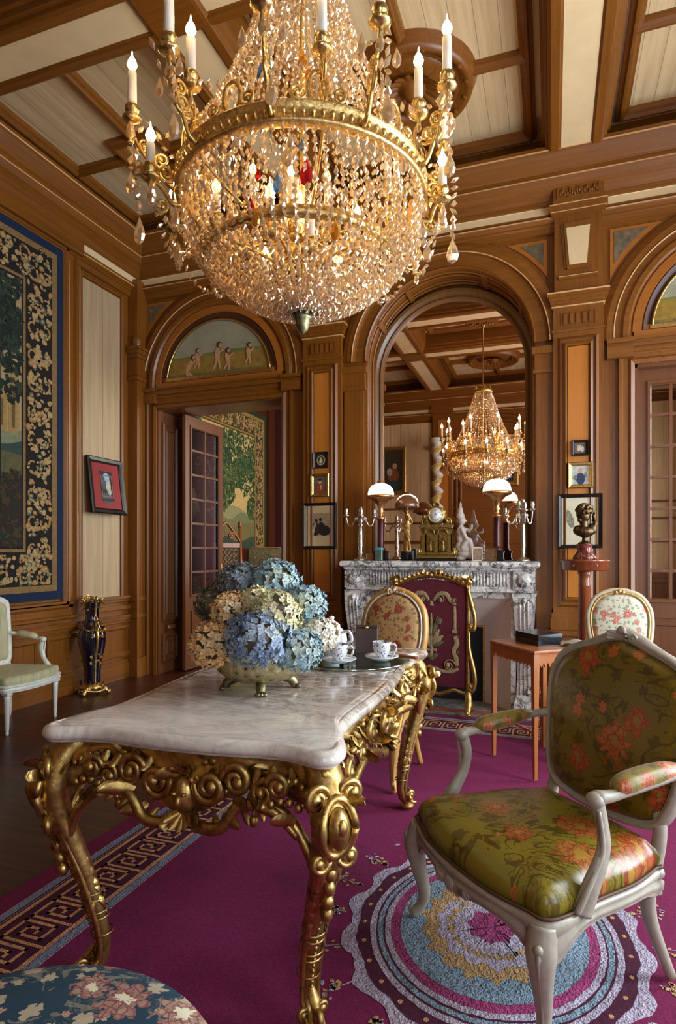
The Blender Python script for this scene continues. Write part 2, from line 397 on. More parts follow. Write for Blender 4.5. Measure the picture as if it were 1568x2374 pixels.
# ================================================================ the room
XL, XR, YB, YR, ZC = -4.25, 2.3, 5.5, -.75, 4.85
ZS = 3.10
def semi(cx, zs, r, y, n=40, stilt=0):
    p = [V((cx+r, y, zs-stilt))] if stilt else []
    p += arc(cx, zs, r, 0, PI, n, y)
    if stilt: p.append(V((cx-r, y, zs-stilt)))
    return p
# floor
def floor_mat():
    t = NT('floor_parquet'); x, y, z = t.xyz()
    fr = t.math('FRACT', t.math('DIVIDE', t.math('ADD', y, 50), .145)); gr = t.math('LESS_THAN', fr, .03)
    idx = t.math('FLOOR', t.math('DIVIDE', t.math('ADD', y, 50), .145))
    vec = t.n('CombineXYZ', {0: t.math('MULTIPLY_ADD', idx, 3.7, t.math('MULTIPLY', x, .5)), 1: t.math('MULTIPLY', y, 9), 2: 0}).outputs[0]
    nz = t.noise(2.2, vec, 5, .6, .4)
    col = t.ramp(nz, [(.3, srgb(42, 18, 8)), (.55, srgb(78, 34, 16)), (.75, srgb(104, 50, 26))])
    col = t.mix(gr, col, (.01, .005, .003)); t.bump(t.math('SUBTRACT', t.math('MULTIPLY', nz, .3), gr), .3, .003)
    return t.set(Base_Color=col, Roughness=.38, Coat_Weight=.1, Coat_Roughness=.2)
struct(MB().box(XL-.2, XR+.2, YR-.2, 9.5, -.1, 0).build('floor', floor_mat()))
# back wall: solid pieces round the two doorways and the mirror niche
NX, NR = -.90, .76
D1 = (-4.0, -2.53, 2.85); D3 = (.64, 2.06, 2.85)
b = MB()
def wbox(x0, x1, z0, z1, y0=YB, y1=YB+.4, m=0): b.box(x0, x1, y0, y1, z0, z1, m)
wbox(XL-.3, D1[0], 0, ZC); wbox(D1[0], D1[1], D1[2], ZC); wbox(D1[1], NX-NR, 0, ZC)
wbox(NX+NR, D3[0], 0, ZC); wbox(D3[0], D3[1], D3[2], ZC); wbox(D3[1], XR+.2, 0, ZC)
# arch plate over the niche
top = [V((NX+NR, YB, ZC))] ; A = semi(NX, ZS, NR, YB, 36)
for i in range(36):
    p, q = A[i], A[i+1]
    tp, tq = V((p.x, YB, ZC)), V((q.x, YB, ZC))
    b.add([p, q, tq, tp], [(0, 1, 2, 3)])
    b.add([p, q, q+V((0, .3, 0)), p+V((0, .3, 0))], [(0, 1, 2, 3)])   # soffit
wbox(NX-NR, NX+NR, 0, ZC, YB+.36, YB+.4)
struct(b.build('wall_back', [W_Z]))
# ---- mouldings on the back wall
def trimobj(name, bb, mats): return struct(bb.build(name, mats))
LITE = woodm('worn_moulding_edge', srgb(186, 132, 80), srgb(224, 178, 122), 'x', .3)  # paler wood for thin strips along the moulding edges
P_ARCH = [(.24, 0), (.24, .03), (.21, .045), (.17, .045), (.16, .03), (.135, .03)]
def arch_mould(name, cx, zs, rin, prof, y=YB, stilt=0, mats=(W_X, LITE), mi=0, thin=None):
    bb = MB(); path = semi(cx, zs, rin, y, 44, stilt)
    # the path runs anticlockwise seen from the room, side vector = normal x direction points outwards or inwards
    nrm = V((0, -1, 0)); d = (path[1]-path[0]).normalized(); sd = nrm.cross(d)
    out = (path[0]+sd*.01 - V((cx, y, zs-stilt))).length > (path[0]-V((cx, y, zs-stilt))).length
    sg = 1 if out else -1
    bb.sweep([(a*sg, c) for a, c in prof], path, nrm, m=mi)
    if thin:
        bb.tube([p + (p-V((cx, y, max(p.z if stilt and p.z < zs else zs, 0)))).normalized()*thin[0] + V((0, -thin[1], 0)) for p in path], .006, 5, 1)
    return trimobj(name, bb, list(mats))
n_trim = [0]
def tn(): n_trim[0] += 1; return 'trim_%d' % n_trim[0]
# doorway arches (left and right) : flat band, roll, bright inner band, dark rebate, picture bead
for cx in (-3.25, 1.37):
    pr = [(.40, 0), (.40, .02), (.345, .045), (.30, .045), (.285, .03), (.24, .03), (.22, .05), (.18, .05), (.16, .025), (.15, .025)]
    arch_mould(tn(), cx, ZS, .60, pr, stilt=.045, thin=(.29, .045))
    arch_mould(tn(), cx, ZS, .60, [(.15, .025), (.15, .035), (.085, .04), (.08, .02)], stilt=.0, mats=(W_LX, LITE))
    arch_mould(tn(), cx, ZS, .60, [(.08, .02), (.07, .03), (.03, .012), (.02, .012), (.02, .02), (.0, .02), (0, 0)], stilt=0, mats=(W_DARK, LITE))
    bb = MB()
    # bands under the lunette and the impost cornice over the door
    bb.sweep([(0, 0), (0, .035), (.05, .035), (.06, .02), (.10, .02)], [V((cx-.74, YB, 3.06)), V((cx+.74, YB, 3.06))], (0, -1, 0), m=0)
    trimobj(tn(), bb, [W_LX])
    bb = MB().box(cx-.94, cx+.94, YB-.05, YB, 2.99, 3.05).box(cx-.94, cx+.94, YB-.075, YB, 3.035, 3.055).box(cx-.92, cx+.92, YB-.025, YB, 2.93, 2.99)
    for s_ in (-1, 1): bb.box(cx+s_*.84-.1, cx+s_*.84+.1, YB-.07, YB, 2.90, 2.99).box(cx+s_*.84-.105, cx+s_*.84+.105, YB-.085, YB, 3.02, 3.055)
    trimobj(tn(), bb, [W_X])
    bb = MB()  # door casing
    x0, x1, z1 = (D1 if cx < 0 else D3)
    bb.sweep([(0, 0), (0, .02), (.03, .035), (.05, .02), (.09, .02), (.10, .04), (.12, .04), (.12, 0)], [V((x0, YB, 0)), V((x0, YB, z1)), V((x1, YB, z1)), V((x1, YB, 0))], (0, -1, 0))
    trimobj(tn(), bb, [W_Z])
    bb = MB()  # spandrel panels
# spandrel panels with painted stone-grey fields
FIELD = plain('grey_green_painted_field', srgb(122, 104, 76), .6, 0, .3, 22)
def spandrel(cx, xe, R=1.03, zt=3.985, zs=ZS):
    sg = 1 if xe > cx else -1
    def shape(R, xe, zt, y):
        a0 = math.acos(min(1, abs(xe-cx)/R)); a1 = math.asin(min(1, (zt-zs)/R))
        if a1 <= a0: return None
        return [V((xe, y, zt))] + [V((cx+sg*R*math.cos(a0+(a1-a0)*i/14), y, zs+R*math.sin(a0+(a1-a0)*i/14))) for i in range(15)][::-1]
    o = shape(R, xe, zt, YB-.012); i_ = shape(R+.035, xe-sg*.03, zt-.028, YB-.016)
    if o and i_:
        bb = MB(); bb.prism(o, (0, .012, 0), 0); bb.prism(i_, (0, .014, 0), 1)
        trimobj(tn(), bb, [W_LX, FIELD])
spandrel(-.90, -.035); spandrel(-.90, -1.80); spandrel(1.37, .455); spandrel(-3.25, -4.13); spandrel(-3.25, -2.32)
# mirror arch
MZ = 3.11
arch_mould(tn(), NX, MZ, NR, [(.22, 0), (.22, .03), (.17, .05), (.12, .05), (.11, .03), (.09, .025), (.015, .025), (0, .04), (-.012, .03), (-.012, -.02)], thin=(.125, .055), mats=(W_X, LITE))
bb = MB()   # jamb pilasters with imposts
for s_ in (-1, 1):
    xc = NX+s_*(NR+.11)
    bb.box(xc-.095, xc+.095, YB-.03, YB, .0, 2.86)
    bb.box(xc-.11, xc+.11, YB-.045, YB, 2.86, 3.0).box(xc-.13, xc+.13, YB-.07, YB, 3.0, 3.06).box(xc-.12, xc+.12, YB-.055, YB, 2.84, 2.87)
trimobj(tn(), bb, [W_Z])
bb = MB()   # soffit ribs and raised soffit panels
def on_arch(a, r, y): return V((NX+r*math.cos(a), y, MZ-.01+r*math.sin(a)))
for a in (math.radians(64), math.radians(120), math.radians(150), math.radians(30)):
    for da in (0,):
        P4 = [on_arch(a-.03, NR, YB+.02), on_arch(a+.03, NR, YB+.02), on_arch(a+.03, NR, YB+.28), on_arch(a-.03, NR, YB+.28)]
        bb.prism(P4, V((-math.cos(a), 0, -math.sin(a)))*.03)
for y in (YB+.03, YB+.09, YB+.21, YB+.27):
    bb.tube(semi(NX, MZ-.01, NR-.008, y, 40, 1.8), .012, 6)
trimobj(tn(), bb, [W_X])
# mirror in the niche
YM = 5.80; MRr = .67
bb = MB(); pts = [V((NX-MRr, YM, 1.24)), V((NX+MRr, YM, 1.24))] + semi(NX, 3.03, MRr, YM, 44)
bb.poly(pts)
mir = bb.build('arched_mirror', [MIRROR]); mr = thing('arched_overmantel_mirror', 'tall round-arched mirror set in the oak niche above the marble fireplace', 'mirror', (0, 0, 0)); mir.parent = mr; mir.name = 'mirror_glass'
bb = MB(); path = [V((NX+MRr, YM, 1.22))] + arc(NX, 3.03, MRr, 0, PI, 44, YM) + [V((NX-MRr, YM, 1.22))]
nrm = V((0, -1, 0)); sd = nrm.cross((path[1]-path[0]).normalized()); sg = 1 if sd.x > 0 else -1
bb.sweep([(0*sg, .0), (0*sg, .025), (.02*sg, .035), (.04*sg, .02), (.07*sg, .045), (.1*sg, .045), (.1*sg, 0)], path, nrm)
bb.build('mirror_frame', [woodm('mirror_frame_wood', srgb(78, 50, 24), srgb(128, 88, 44), 'z', .3)], mr)
# pilasters
def taper_panel(bb, xc, y, z0, z1, w0, w1, d, m):
    bb.prism([V((xc-w0, y, z0)), V((xc+w0, y, z0)), V((xc+w1, y, z1)), V((xc-w1, y, z1))], (0, d, 0), m)
def pilaster(xc, panel=True):
    y = 5.42; w = .195; bb = MB()
    bb.box(xc-w, xc+w, y, YB, .0, 3.375)
    if panel:
        bb.sweep([(0, 0), (0, .012), (-.018, .022), (-.03, .004), (-.035, .004)], [V((xc-.115, y, .90)), V((xc-.115, y, 3.06)), V((xc+.115, y, 3.06)), V((xc+.115, y, .90))], (0, -1, 0), True, 0)
        bb.sweep([(0, 0), (0, .02), (.02, .0)], [V((xc-.14, y, .87)), V((xc-.14, y, 3.09)), V((xc+.14, y, 3.09)), V((xc+.14, y, .87))], (0, -1, 0), True, 0)
        bb.box(xc-.112, xc+.112, y-.004, y, .903, 3.057, 1)
    # pedestal
    bb.box(xc-w-.03, xc+w+.03, y-.05, YB, 0, .66).box(xc-w-.05, xc+w+.05, y-.075, YB, .62, .66).box(xc-w-.05, xc+w+.05, y-.08, YB, 0, .16)
    bb.box(xc-w-.02, xc+w+.02, y-.03, YB, .66, .76).box(xc-w-.012, xc+w+.012, y-.02, YB, .76, .80)
    # capital
    bb.box(xc-w-.01, xc+w+.01, y-.018, YB, 3.15, 3.17)
    for i in range(5): bb.box(xc-.10+i*.05-.014, xc-.10+i*.05+.014, y-.012, y, 3.215, 3.30)
    bb.sweep([(0, 0), (0, .006), (-.006, .006)], [V((xc-.135, y, 3.20)), V((xc-.135, y, 3.315)), V((xc+.135, y, 3.315)), V((xc+.135, y, 3.20))], (0, -1, 0), True, 0)
    for k, (z0, z1, o) in enumerate(((3.365, 3.385, .012), (3.385, 3.41, .022), (3.41, 3.44, .034), (3.44, 3.475, .046))):
        bb.box(xc-w-o, xc+w+o, y-o, YB, z0, z1)
    bb.box(xc-w-.047, xc+w+.047, y-.048, YB, 3.466, 3.478, 3); bb.box(xc-w-.013, xc+w+.013, y-.014, YB, 3.363, 3.370, 3)
    # upper stage
    bb.box(xc-w+.01, xc+w-.01, y, YB, 3.475, 4.26)
    bb.box(xc-.15, xc+.15, y-.02, y, 3.59, 3.615); bb.box(xc-.15, xc+.15, y-.022, y, 3.609, 3.615, 3)
    taper_panel(bb, xc, y-.010, 3.68, 4.045, .105, .135, .01, 0)
    taper_panel(bb, xc, y-.022, 3.665, 4.055, .085, .112, .02, 0)
    taper_panel(bb, xc, y-.026, 3.70, 4.01, .067, .092, .005, 2)
    # the entablature breaks forward over the pilaster
    bb.box(xc-w-.015, xc+w+.015, y-.04, YB, 4.12, 4.15).box(xc-w-.02, xc+w+.02, y-.045, YB, 4.145, 4.155, 3).box(xc-w-.03, xc+w+.03, y-.06, YB, 4.15, 4.20).box(xc-w-.031, xc+w+.031, y-.062, YB, 4.195, 4.203, 3)
    bb.box(xc-w, xc+w, y-.06, YB, 4.20, 4.42)
    bb.sweep([(0, 0), (0, .012), (-.012, .012), (-.016, 0)], [V((xc-.165, y-.06, 4.235)), V((xc-.165, y-.06, 4.335)), V((xc+.165, y-.06, 4.335)), V((xc+.165, y-.06, 4.235))], (0, -1, 0), True, 0)
    rr = random.Random(3)
    for i in range(16):
        bb.blob((xc-.14+i*.0187, y-.06, 4.285+.018*math.sin(i*1.9)), (.013, .012, .02+.008*rr.random()), 0, 6, 4)
    trimobj(tn(), bb, [W_Z, W_LZ, CREAM, LITE])
pilaster(-2.075); pilaster(.205)
# corner pier left
bb = MB()
bb.box(XL, -4.13, 5.33, YB, 0, 4.2).box(XL, -4.10, 5.29, YB, 0, .2).box(XL, -4.115, 5.31, YB, .62, .66).box(XL, -4.115, 5.31, YB, .80, .84)
for z0, z1, o in ((3.365, 3.41, .015), (3.41, 3.45, .035), (3.45, 3.478, .05), (3.13, 3.17, .02), (3.18, 3.36, .01)): bb.box(XL, -4.13+o, 5.33-o, YB, z0, z1)
bb.lathe([(0, 3.478), (.055, 3.48), (.05, 3.52), (.062, 3.55), (.05, 3.59), (.03, 3.61), (.034, 3.63), (0, 3.64)], (-4.165, 5.37, 0), 12)
trimobj(tn(), bb, [W_Z])
# entablature and crown running round all four walls
CROWN = [(0, 4.02, 0), (.03, 4.03, 0), (.035, 4.075, 0), (.05, 4.085, 0), (.05, 4.10, 0), (.075, 4.115, 0), (.08, 4.125, 3), (.08, 4.135, 0), (.065, 4.15, 0), (.065, 4.165, 0), (.06, 4.17, 2), (.06, 4.225, 2), (.065, 4.23, 0), (.08, 4.235, 0), (.085, 4.27, 0), (.10, 4.29, 0), (.13, 4.32, 0), (.17, 4.35, 0), (.19, 4.38, 0), (.20, 4.395, 3), (.20, 4.405, 0), (.20, 4.44, 0), (.215, 4.45, 0), (.24, 4.48, 0), (.27, 4.52, 0), (.285, 4.545, 0), (.298, 4.56, 3), (.30, 4.572, 0), (.30, 4.60, 0), (.24, 4.615, 0), (0, 4.62, 0)]
def crown_side(name, side, mats):
    bb = MB()
    for i in range(len(CROWN)-1):
        (a, z, m), (a2, z2, _) = CROWN[i], CROWN[i+1]
        # every strip runs between the mitres at the room corners
        def pt(o, zz, e):
            if side == 'back': return ((XL+o, XR-o)[e], YB-o, zz)
            if side == 'rear': return ((XL+o, XR-o)[e], YR+o, zz)
            if side == 'left': return (XL+o, (YR+o, YB-o)[e], zz)
            return (XR-o, (YR+o, YB-o)[e], zz)
        bb.add([pt(a, z, 0), pt(a, z, 1), pt(a2, z2, 1), pt(a2, z2, 0)], [(0, 1, 2, 3)], m)
    trimobj(tn(), bb, mats)
crown_side('b', 'back', [W_X, W_X, CREAM, LITE]); crown_side('r', 'rear', [W_X, W_X, CREAM, LITE])
LITEY = LITE
crown_side('l', 'left', [W_Y, W_Y, CREAM, LITEY]); crown_side('r', 'right', [W_Y, W_Y, CREAM, LITEY])
# dado on the back wall between openings
bb = MB()
for x0, x1 in ((XL, -4.12), (-2.41, -2.29), (-1.87, -1.66), (.0, .01), (.42, .52), (2.18, 2.3)):
    for z0, z1, o in ((0, .18, .03), (.60, .64, .03), (.64, .67, .045), (.80, .83, .03), (.83, .86, .02)): bb.box(x0, x1, YB-o, YB, z0, z1)
trimobj(tn(), bb, [W_X])
# ---- left wall
struct(MB().box(XL-.3, XL, YR-.3, YB+.4, 0, ZC).build('wall_left', [W_Z]))
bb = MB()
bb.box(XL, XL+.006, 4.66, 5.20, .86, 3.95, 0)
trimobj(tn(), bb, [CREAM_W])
bb = MB()   # frame of the cream panel and big frame of the tapestry panel
bb.sweep([(0, 0), (0, .02), (.02, .03), (.04, .012), (.05, .012), (.05, 0)], [V((XL, 4.655, .85)), V((XL, 4.655, 3.96)), V((XL, 5.205, 3.96)), V((XL, 5.205, .85))], (1, 0, 0), True)
bb.sweep([(.005, 0), (.0, .03), (-.02, .05), (-.05, .05), (-.07, .03), (-.12, .03), (-.135, .06), (-.155, .06), (-.17, .02), (-.2, .02), (-.2, 0)], [V((XL, 4.40, .86)), V((XL, 4.40, 4.08)), V((XL, .4, 4.08)), V((XL, .4, .86))], (1, 0, 0), True)
trimobj(tn(), bb, [W_Z])
bb = MB()
for y in (4.448, 4.575): bb.tube([V((XL+.055, y, .86)), V((XL+.055, y, 4.0))], .007, 5)
trimobj(tn(), bb, [LITE])
bb = MB().box(XL, XL+.088, YR, 4.60, 4.10, 4.24); trimobj(tn(), bb, [W_Y])
bb = MB()   # dado
for z0, z1, o in ((0, .16, .05), (.16, .19, .035), (.58, .61, .03), (.61, .645, .05), (.645, .66, .06), (.72, .76, .035), (.80, .83, .03), (.83, .86, .05)): bb.box(XL, XL+o, YR, YB, z0, z1)
for k in range(9):
    y0 = -.4+k*.66
    bb.sweep([(0, 0), (0, .022), (-.03, .022), (-.045, .006), (-.045, 0)], [V((XL, y0, .23)), V((XL, y0, .55)), V((XL, y0+.58, .55)), V((XL, y0+.58, .23))], (1, 0, 0), True)
trimobj('baseboard_left', bb, [W_Y])
# ---- right wall with three tall windows, rear wall
WIN = ((.1, 1.2), (2.0, 3.1), (3.9, 5.0))
b = MB(); ys = [YR-.3] + [q for w in WIN for q in w] + [YB+.4]
for i in range(0, len(ys), 2): b.box(XR, XR+.35, ys[i], ys[i+1], 0, ZC)
for y0, y1 in WIN: b.box(XR, XR+.35, y0, y1, 0, .45).box(XR, XR+.35, y0, y1, 3.5, ZC)
struct(b.build('wall_right', [W_Z]))
for k, (y0, y1) in enumerate(WIN):
    bb = MB(); x = XR+.12
    for yy in (y0, (y0+y1)/2-.03, y1-.06): bb.box(x, x+.05, yy, yy+.06, .45, 3.5)
    for zz in (.45, 1.4, 2.4, 3.44): bb.box(x, x+.05, y0, y1, zz, zz+.05)
    struct(bb.build('window_%d' % (k+1), [PAINT_W]))
    struct(MB().box(x+.02, x+.026, y0, y1, .45, 3.5).build('window_%d' % (k+11), [GLASS]))
struct(MB().box(XL-.3, .5, YR-.35, YR, 0, ZC).box(1.35, XR+.35, YR-.35, YR, 0, ZC).box(.5, 1.35, YR-.35, YR, 0, .5).box(.5, 1.35, YR-.35, YR, 3.4, ZC).build('wall_rear', [W_Z]))
bb = MB(); y = YR-.15
for xx in (.5, .90, 1.29): bb.box(xx, xx+.06, y, y+.05, .5, 3.4)
for zz in (.5, 1.4, 2.4, 3.34): bb.box(.5, 1.35, y, y+.05, zz, zz+.05)
struct(bb.build('window_4', [PAINT_W])); struct(MB().box(.5, 1.35, y+.02, y+.026, .5, 3.4).build('window_14', [GLASS]))
bb = MB()
bb.box(-3.95, -2.32, YR, YR+.01, 1.0, 3.98, 0)
bb.box(1.42, 2.1, YR, YR+.01, 1.0, 3.98, 0)
trimobj(tn(), bb, [CREAM_R])
bb = MB()
for xc in (-2.09, .15):
    bb.box(xc-.2, xc+.2, YR, YR+.08, 0, 4.2).box(xc-.24, xc+.24, YR, YR+.13, 3.38, 3.47).box(xc-.22, xc+.22, YR, YR+.12, 4.12, 4.4).box(xc-.23, xc+.23, YR, YR+.14, 0, .75)
    bb.box(xc-.11, xc+.11, YR, YR+.09, .95, 3.0, 1); bb.box(xc-.08, xc+.08, YR, YR+.09, 3.68, 4.0, 1)
for r in (.76, .84, .93): bb.tube([V((p.x, YR+.02, p.z)) for p in semi(-.97, ZS, r, 0, 36, 2.3)], .03, 6)
bb.box(-1.75, -.2, YR, YR+.012, 1.2, 3.0, 0)
for z0, z1, o in ((0, .2, .04), (.8, .86, .05), (1.5, 1.56, .04), (2.2, 2.24, .03), (1.9, 1.94, .03)): bb.box(XL, XR, YR, YR+o, z0, z1)
trimobj(tn(), bb, [W_X, W_LZ])
# ---- ceiling
struct(MB().box(XL-.3, XR+.35, YR-.3, YB+.4, ZC, ZC+.1).build('ceiling', [CREAM_C]))
ZB = 4.55
BX = [-2.17, .18]; BY = [3.08, 1.67]; BW = .255
def beam(name, ax, c, a0, a1, dz=0):
    bb = MB()
    pr = [(-BW, ZC), (-BW, ZB+.10), (-BW+.02, ZB+.09), (-BW+.025, ZB+.05), (-BW+.045, ZB+.04), (-BW+.05, ZB+.015), (-BW+.07, ZB+.0), (-.13, ZB), (-.125, ZB+.012), (-.11, ZB+.018)]
    full = pr + [(-a, z) for a, z in reversed(pr)]
    for i in range(len(full)-1):
        (a, z), (a2, z2) = full[i], full[i+1]
        m = 1 if (abs(a) < .115 and abs(a2) < .115) else 0
        q = (lambda s_, o, zz: (c+o, s_, zz-dz)) if ax == 'y' else (lambda s_, o, zz: (s_, c+o, zz-dz))
        bb.add([q(a0, a, z), q(a1, a, z), q(a1, a2, z2), q(a0, a2, z2)], [(0, 1, 2, 3)], m)
    trimobj(name, bb, [W_Y if ax == 'y' else W_X, CREAM])
for x in BX: beam(tn(), 'y', x, YR+.2, YB-.2)
for y in BY: beam(tn(), 'x', y, XL+.2, XR-.2, -.003)
bb = MB()    # plain crossing blocks
for x in BX:
    for y in BY:
        bb.box(x-.17, x+.17, y-.17, y+.17, ZB-.006, ZB+.05)
trimobj(tn(), bb, [W_X])
CP = [(-.045, 0), (-.04, -.035), (-.02, -.05), (.0, -.07), (.02, -.07), (.03, -.05), (.05, -.04), (.055, 0)]
def bar(bb, p0, p1, m=0): bb.sweep([(a, -c) for a, c in CP], [V(p0), V(p1)], (0, 0, -1), m=m)
xs = [(-4.23, -2.425), (-1.915, -.075), (.435, 2.28)]; yb = [(3.335, 5.46), (1.925, 2.825), (-.71, 1.415)]
for i, (x0, x1) in enumerate(xs):
    for j, (y0, y1) in enumerate(yb):
        bb = MB(); g = .10
        # inner frame of the coffer
        bb.sweep([(a, -c) for a, c in CP], [V((x0+g, y0+g, ZC)), V((x1-g, y0+g, ZC)), V((x1-g, y1-g, ZC)), V((x0+g, y1-g, ZC))], (0, 0, -1), True)
        cx, cy = (x0+x1)/2, (y0+y1)/2
        if i == 0: cx = -3.36
        if j == 0: cy = 4.50
        if j != 1:
            h = .40 if i == 1 else .20
            bar(bb, (x0+g, cy, ZC), (cx-h, cy, ZC)); bar(bb, (cx+h, cy, ZC), (x1-g, cy, ZC))
            bar(bb, (cx, y0+g, ZC), (cx, cy-h, ZC)); bar(bb, (cx, cy+h, ZC), (cx, y1-g, ZC))
            if i != 1: bb.sweep([(a, -c) for a, c in CP], [V((cx-h, cy-h, ZC)), V((cx+h, cy-h, ZC)), V((cx+h, cy+h, ZC)), V((cx-h, cy+h, ZC))], (0, 0, -1), True)
            else:
                bb.lathe([(.30, 0), (.31, -.05), (.34, -.07), (.37, -.06), (.40, -.10), (.44, -.10), (.455, -.07), (.47, -.02), (.48, 0)], (cx, cy, ZC), 48)
                bb.lathe([(0, -.12), (.05, -.12), (.07, -.08), (.12, -.05), (.2, -.05), (.24, -.03), (.30, -.03), (.30, 0)], (cx, cy, ZC), 32)
                rr = random.Random(5)
                for k in range(16):
                    a = 2*PI*k/16; d = V((math.cos(a), math.sin(a), 0))
                    bb.leaf(V((cx, cy, ZC-.05))+d*.08, d, (0, 0, -1), .2, .045, .35)
                    bb.blob(V((cx, cy, ZC-.085))+d*.405, (.03, .03, .02), 0, 6, 4)
        else:
            bar(bb, (x0+g, cy, ZC), (cx-.2, cy, ZC)); bar(bb, (cx+.2, cy, ZC), (x1-g, cy, ZC))
            bb.box(cx-.24, cx+.24, cy-.13, cy+.13, ZC-.10, ZC).box(cx-.2, cx+.2, cy-.10, cy+.10, ZC-.13, ZC-.1)
            for k in range(10): bb.blob((cx-.16+k*.035, cy+.03*math.sin(k*2), ZC-.135), (.02, .03, .02), 0, 6, 4)
        trimobj(tn(), bb, [W_X])
# ---- niche pieces around the doorway 1: panelled reveal
bb = MB()
bb.box(D1[0], D1[0]+.012, YB, YB+.4, 0, D1[2])
for z0, z1 in ((.12, .42), (.56, 2.72)):
    bb.sweep([(0, 0), (0, .02), (-.02, .03), (-.04, .008), (-.07, .008), (-.08, .02), (-.09, 0)], [V((D1[0]+.012, YB+.06, z0)), V((D1[0]+.012, YB+.06, z1)), V((D1[0]+.012, YB+.34, z1)), V((D1[0]+.012, YB+.34, z0))], (1, 0, 0), True)
bb.tube([V((D1[0]+.02, YB+.12, .49)), V((D1[0]+.02, YB+.28, .49))], .04, 8)
bb.box(D1[0], D1[1], YB, YB+.4, D1[2]-.012, D1[2])
bb.box(D1[0], -3.83, YB+.36, YB+.40, 0, D1[2])
trimobj(tn(), bb, [W_DOOR])
# ---- doorway 1: open glazed leaf standing into the next room
def glazed_leaf(name, w, h, cols, rows, z0, zr, wood, gl, brass=True):
    """leaf in its own frame: x along its width from the hinge, y thickness, z up"""
    o = thing(name, '', ''); del o['label']; del o['category']; o['kind'] = 'structure'
    st = .085; bb = MB()
    bb.box(0, st, -.02, .02, 0, h).box(w-st, w, -.02, .02, 0, h).box(st, w-st, -.02, .02, h-.1, h).box(st, w-st, -.02, .02, 0, .12).box(st, w-st, -.02, .02, z0-.13, z0)
    bb.box(st, w-st, -.008, .008, .12, z0-.13)
    bb.sweep([(0, 0), (0, .014), (-.03, .014), (-.04, 0)], [V((st+.03, -.008, .15)), V((st+.03, -.008, z0-.16)), V((w-st-.03, -.008, z0-.16)), V((w-st-.03, -.008, .15))], (0, -1, 0), True)
    bb.sweep([(0, 0), (0, .014), (-.02, .014), (-.03, 0)], [V((st, -.02, z0)), V((st, -.02, h-.1)), V((w-st, -.02, h-.1)), V((w-st, -.02, z0))], (0, -1, 0), True)
    bb.build('leaf_frame', [wood], o)
    bb = MB(); W = w-2*st
    for i in range(1, cols): bb.box(st+W*i/cols-.011, st+W*i/cols+.011, -.022, .018, z0, zr)
    for j in range(0, rows+1): bb.box(st, w-st, -.018, .016, z0+(zr-z0)*j/rows-.012, z0+(zr-z0)*j/rows+.012)
    bb.build('glazing_bars', [wood], o)
    for i in range(cols):
        for j in range(rows):
            MB().box(st+W*i/cols+.006, st+W*(i+1)/cols-.006, -.002, .002, z0+(zr-z0)*j/rows+.006, z0+(zr-z0)*(j+1)/rows-.006).build('pane', [gl], o)
    if brass: MB().blob((w-.04, -.045, 1.05), (.02, .025, .02), 0, 8, 6).box(w-.055, w-.025, -.025, -.02, .95, 1.15).build('door_handle', [GOLD_B], o)
    return o
PANE = NT('dark_window_pane').set(Base_Color=(.02, .03, .05), Roughness=.03, Specular_IOR_Level=1.0, Coat_Weight=1.0)
d = glazed_leaf('door_1', .76, 2.80, 2, 7, .80, 2.70, W_DOOR, glass('door_pane', (.8, .86, 1), .01, .35)); d.location = (-3.80, 5.70, 0.02); d.rotation_euler = (0, 0, math.radians(88))
# ---- doorway 3: closed pair of mirror-glazed doors
MB().box(D3[0], D3[1], YB+.25, YB+.4, 0, D3[2]).build('door_backing', [W_DARK])['kind'] = 'structure'
for k, x in enumerate((.66, 1.35)):
    d = glazed_leaf('door_%d' % (k+2), .69, 2.80, 3, 7, .88, 2.68, W_DOOR, MIRROR2); d.location = (x, YB+.10, .02)
bb = MB().box(D3[0], D3[1], YB, YB+.25, D3[2]-.03, D3[2]).box(D3[0], D3[0]+.02, YB, YB+.25, 0, D3[2]).box(D3[1]-.02, D3[1], YB, YB+.25, 0, D3[2])
trimobj(tn(), bb, [W_DOOR])
# ---- next room
struct(MB().box(-5.2, -4.4, YB+.4, 9.6, 0, 4.2).box(-4.42, -4.36, 8.96, 9.2, 0, 4.2).build('wall_next_room_left', [W_DARK]))
struct(MB().box(-4.4, .5, 9.2, 9.4, 0, 4.2).build('wall_next_room_far', [DKRED]))
struct(MB().box(-1.0, -.8, YB+.4, 9.3, 0, 4.2).build('wall_next_room_right', [DKRED]))
struct(MB().box(-5.2, .5, YB+.4, 9.6, 4.2, 4.3).build('ceiling_next_room', [CREAM]))
# ================================================================ chandelier
CX, CY = -.97, 2.31
FR = V((.332, -.943, 0)); RT = V((.943, .332, 0))
def az(deg): a = math.radians(deg); return FR*math.cos(a) + RT*math.sin(a)
chn = thing('chandelier', 'large crystal basket chandelier with gilt ring and lit candles hanging in the room', 'chandelier', (CX, CY, 0))
bb = MB()
bb.lathe([(0, 4.75), (.03, 4.74), (.03, 4.70), (.012, 4.68), (.012, 3.80), (.03, 3.78), (.035, 3.72), (.012, 3.70), (.009, 2.34), (0, 2.33)], (0, 0, 0), 10)
bb.build('hanging_rod', [GOLD_B], chn)
bb = MB(); bb.lathe([(.10, 3.70), (.13, 3.70), (.14, 3.72), (.13, 3.75), (.10, 3.75), (.10, 3.70)], (0, 0, 0), 24)
for k in range(8):
    d = az(k*45+10); up = V((0, 0, 1))
    bb.leaf(d*.12+up*3.74, d*.6+up, -d+up*.2, .14, .035, .9)
bb.build('crown', [GOLD_B], chn)
bb = MB()
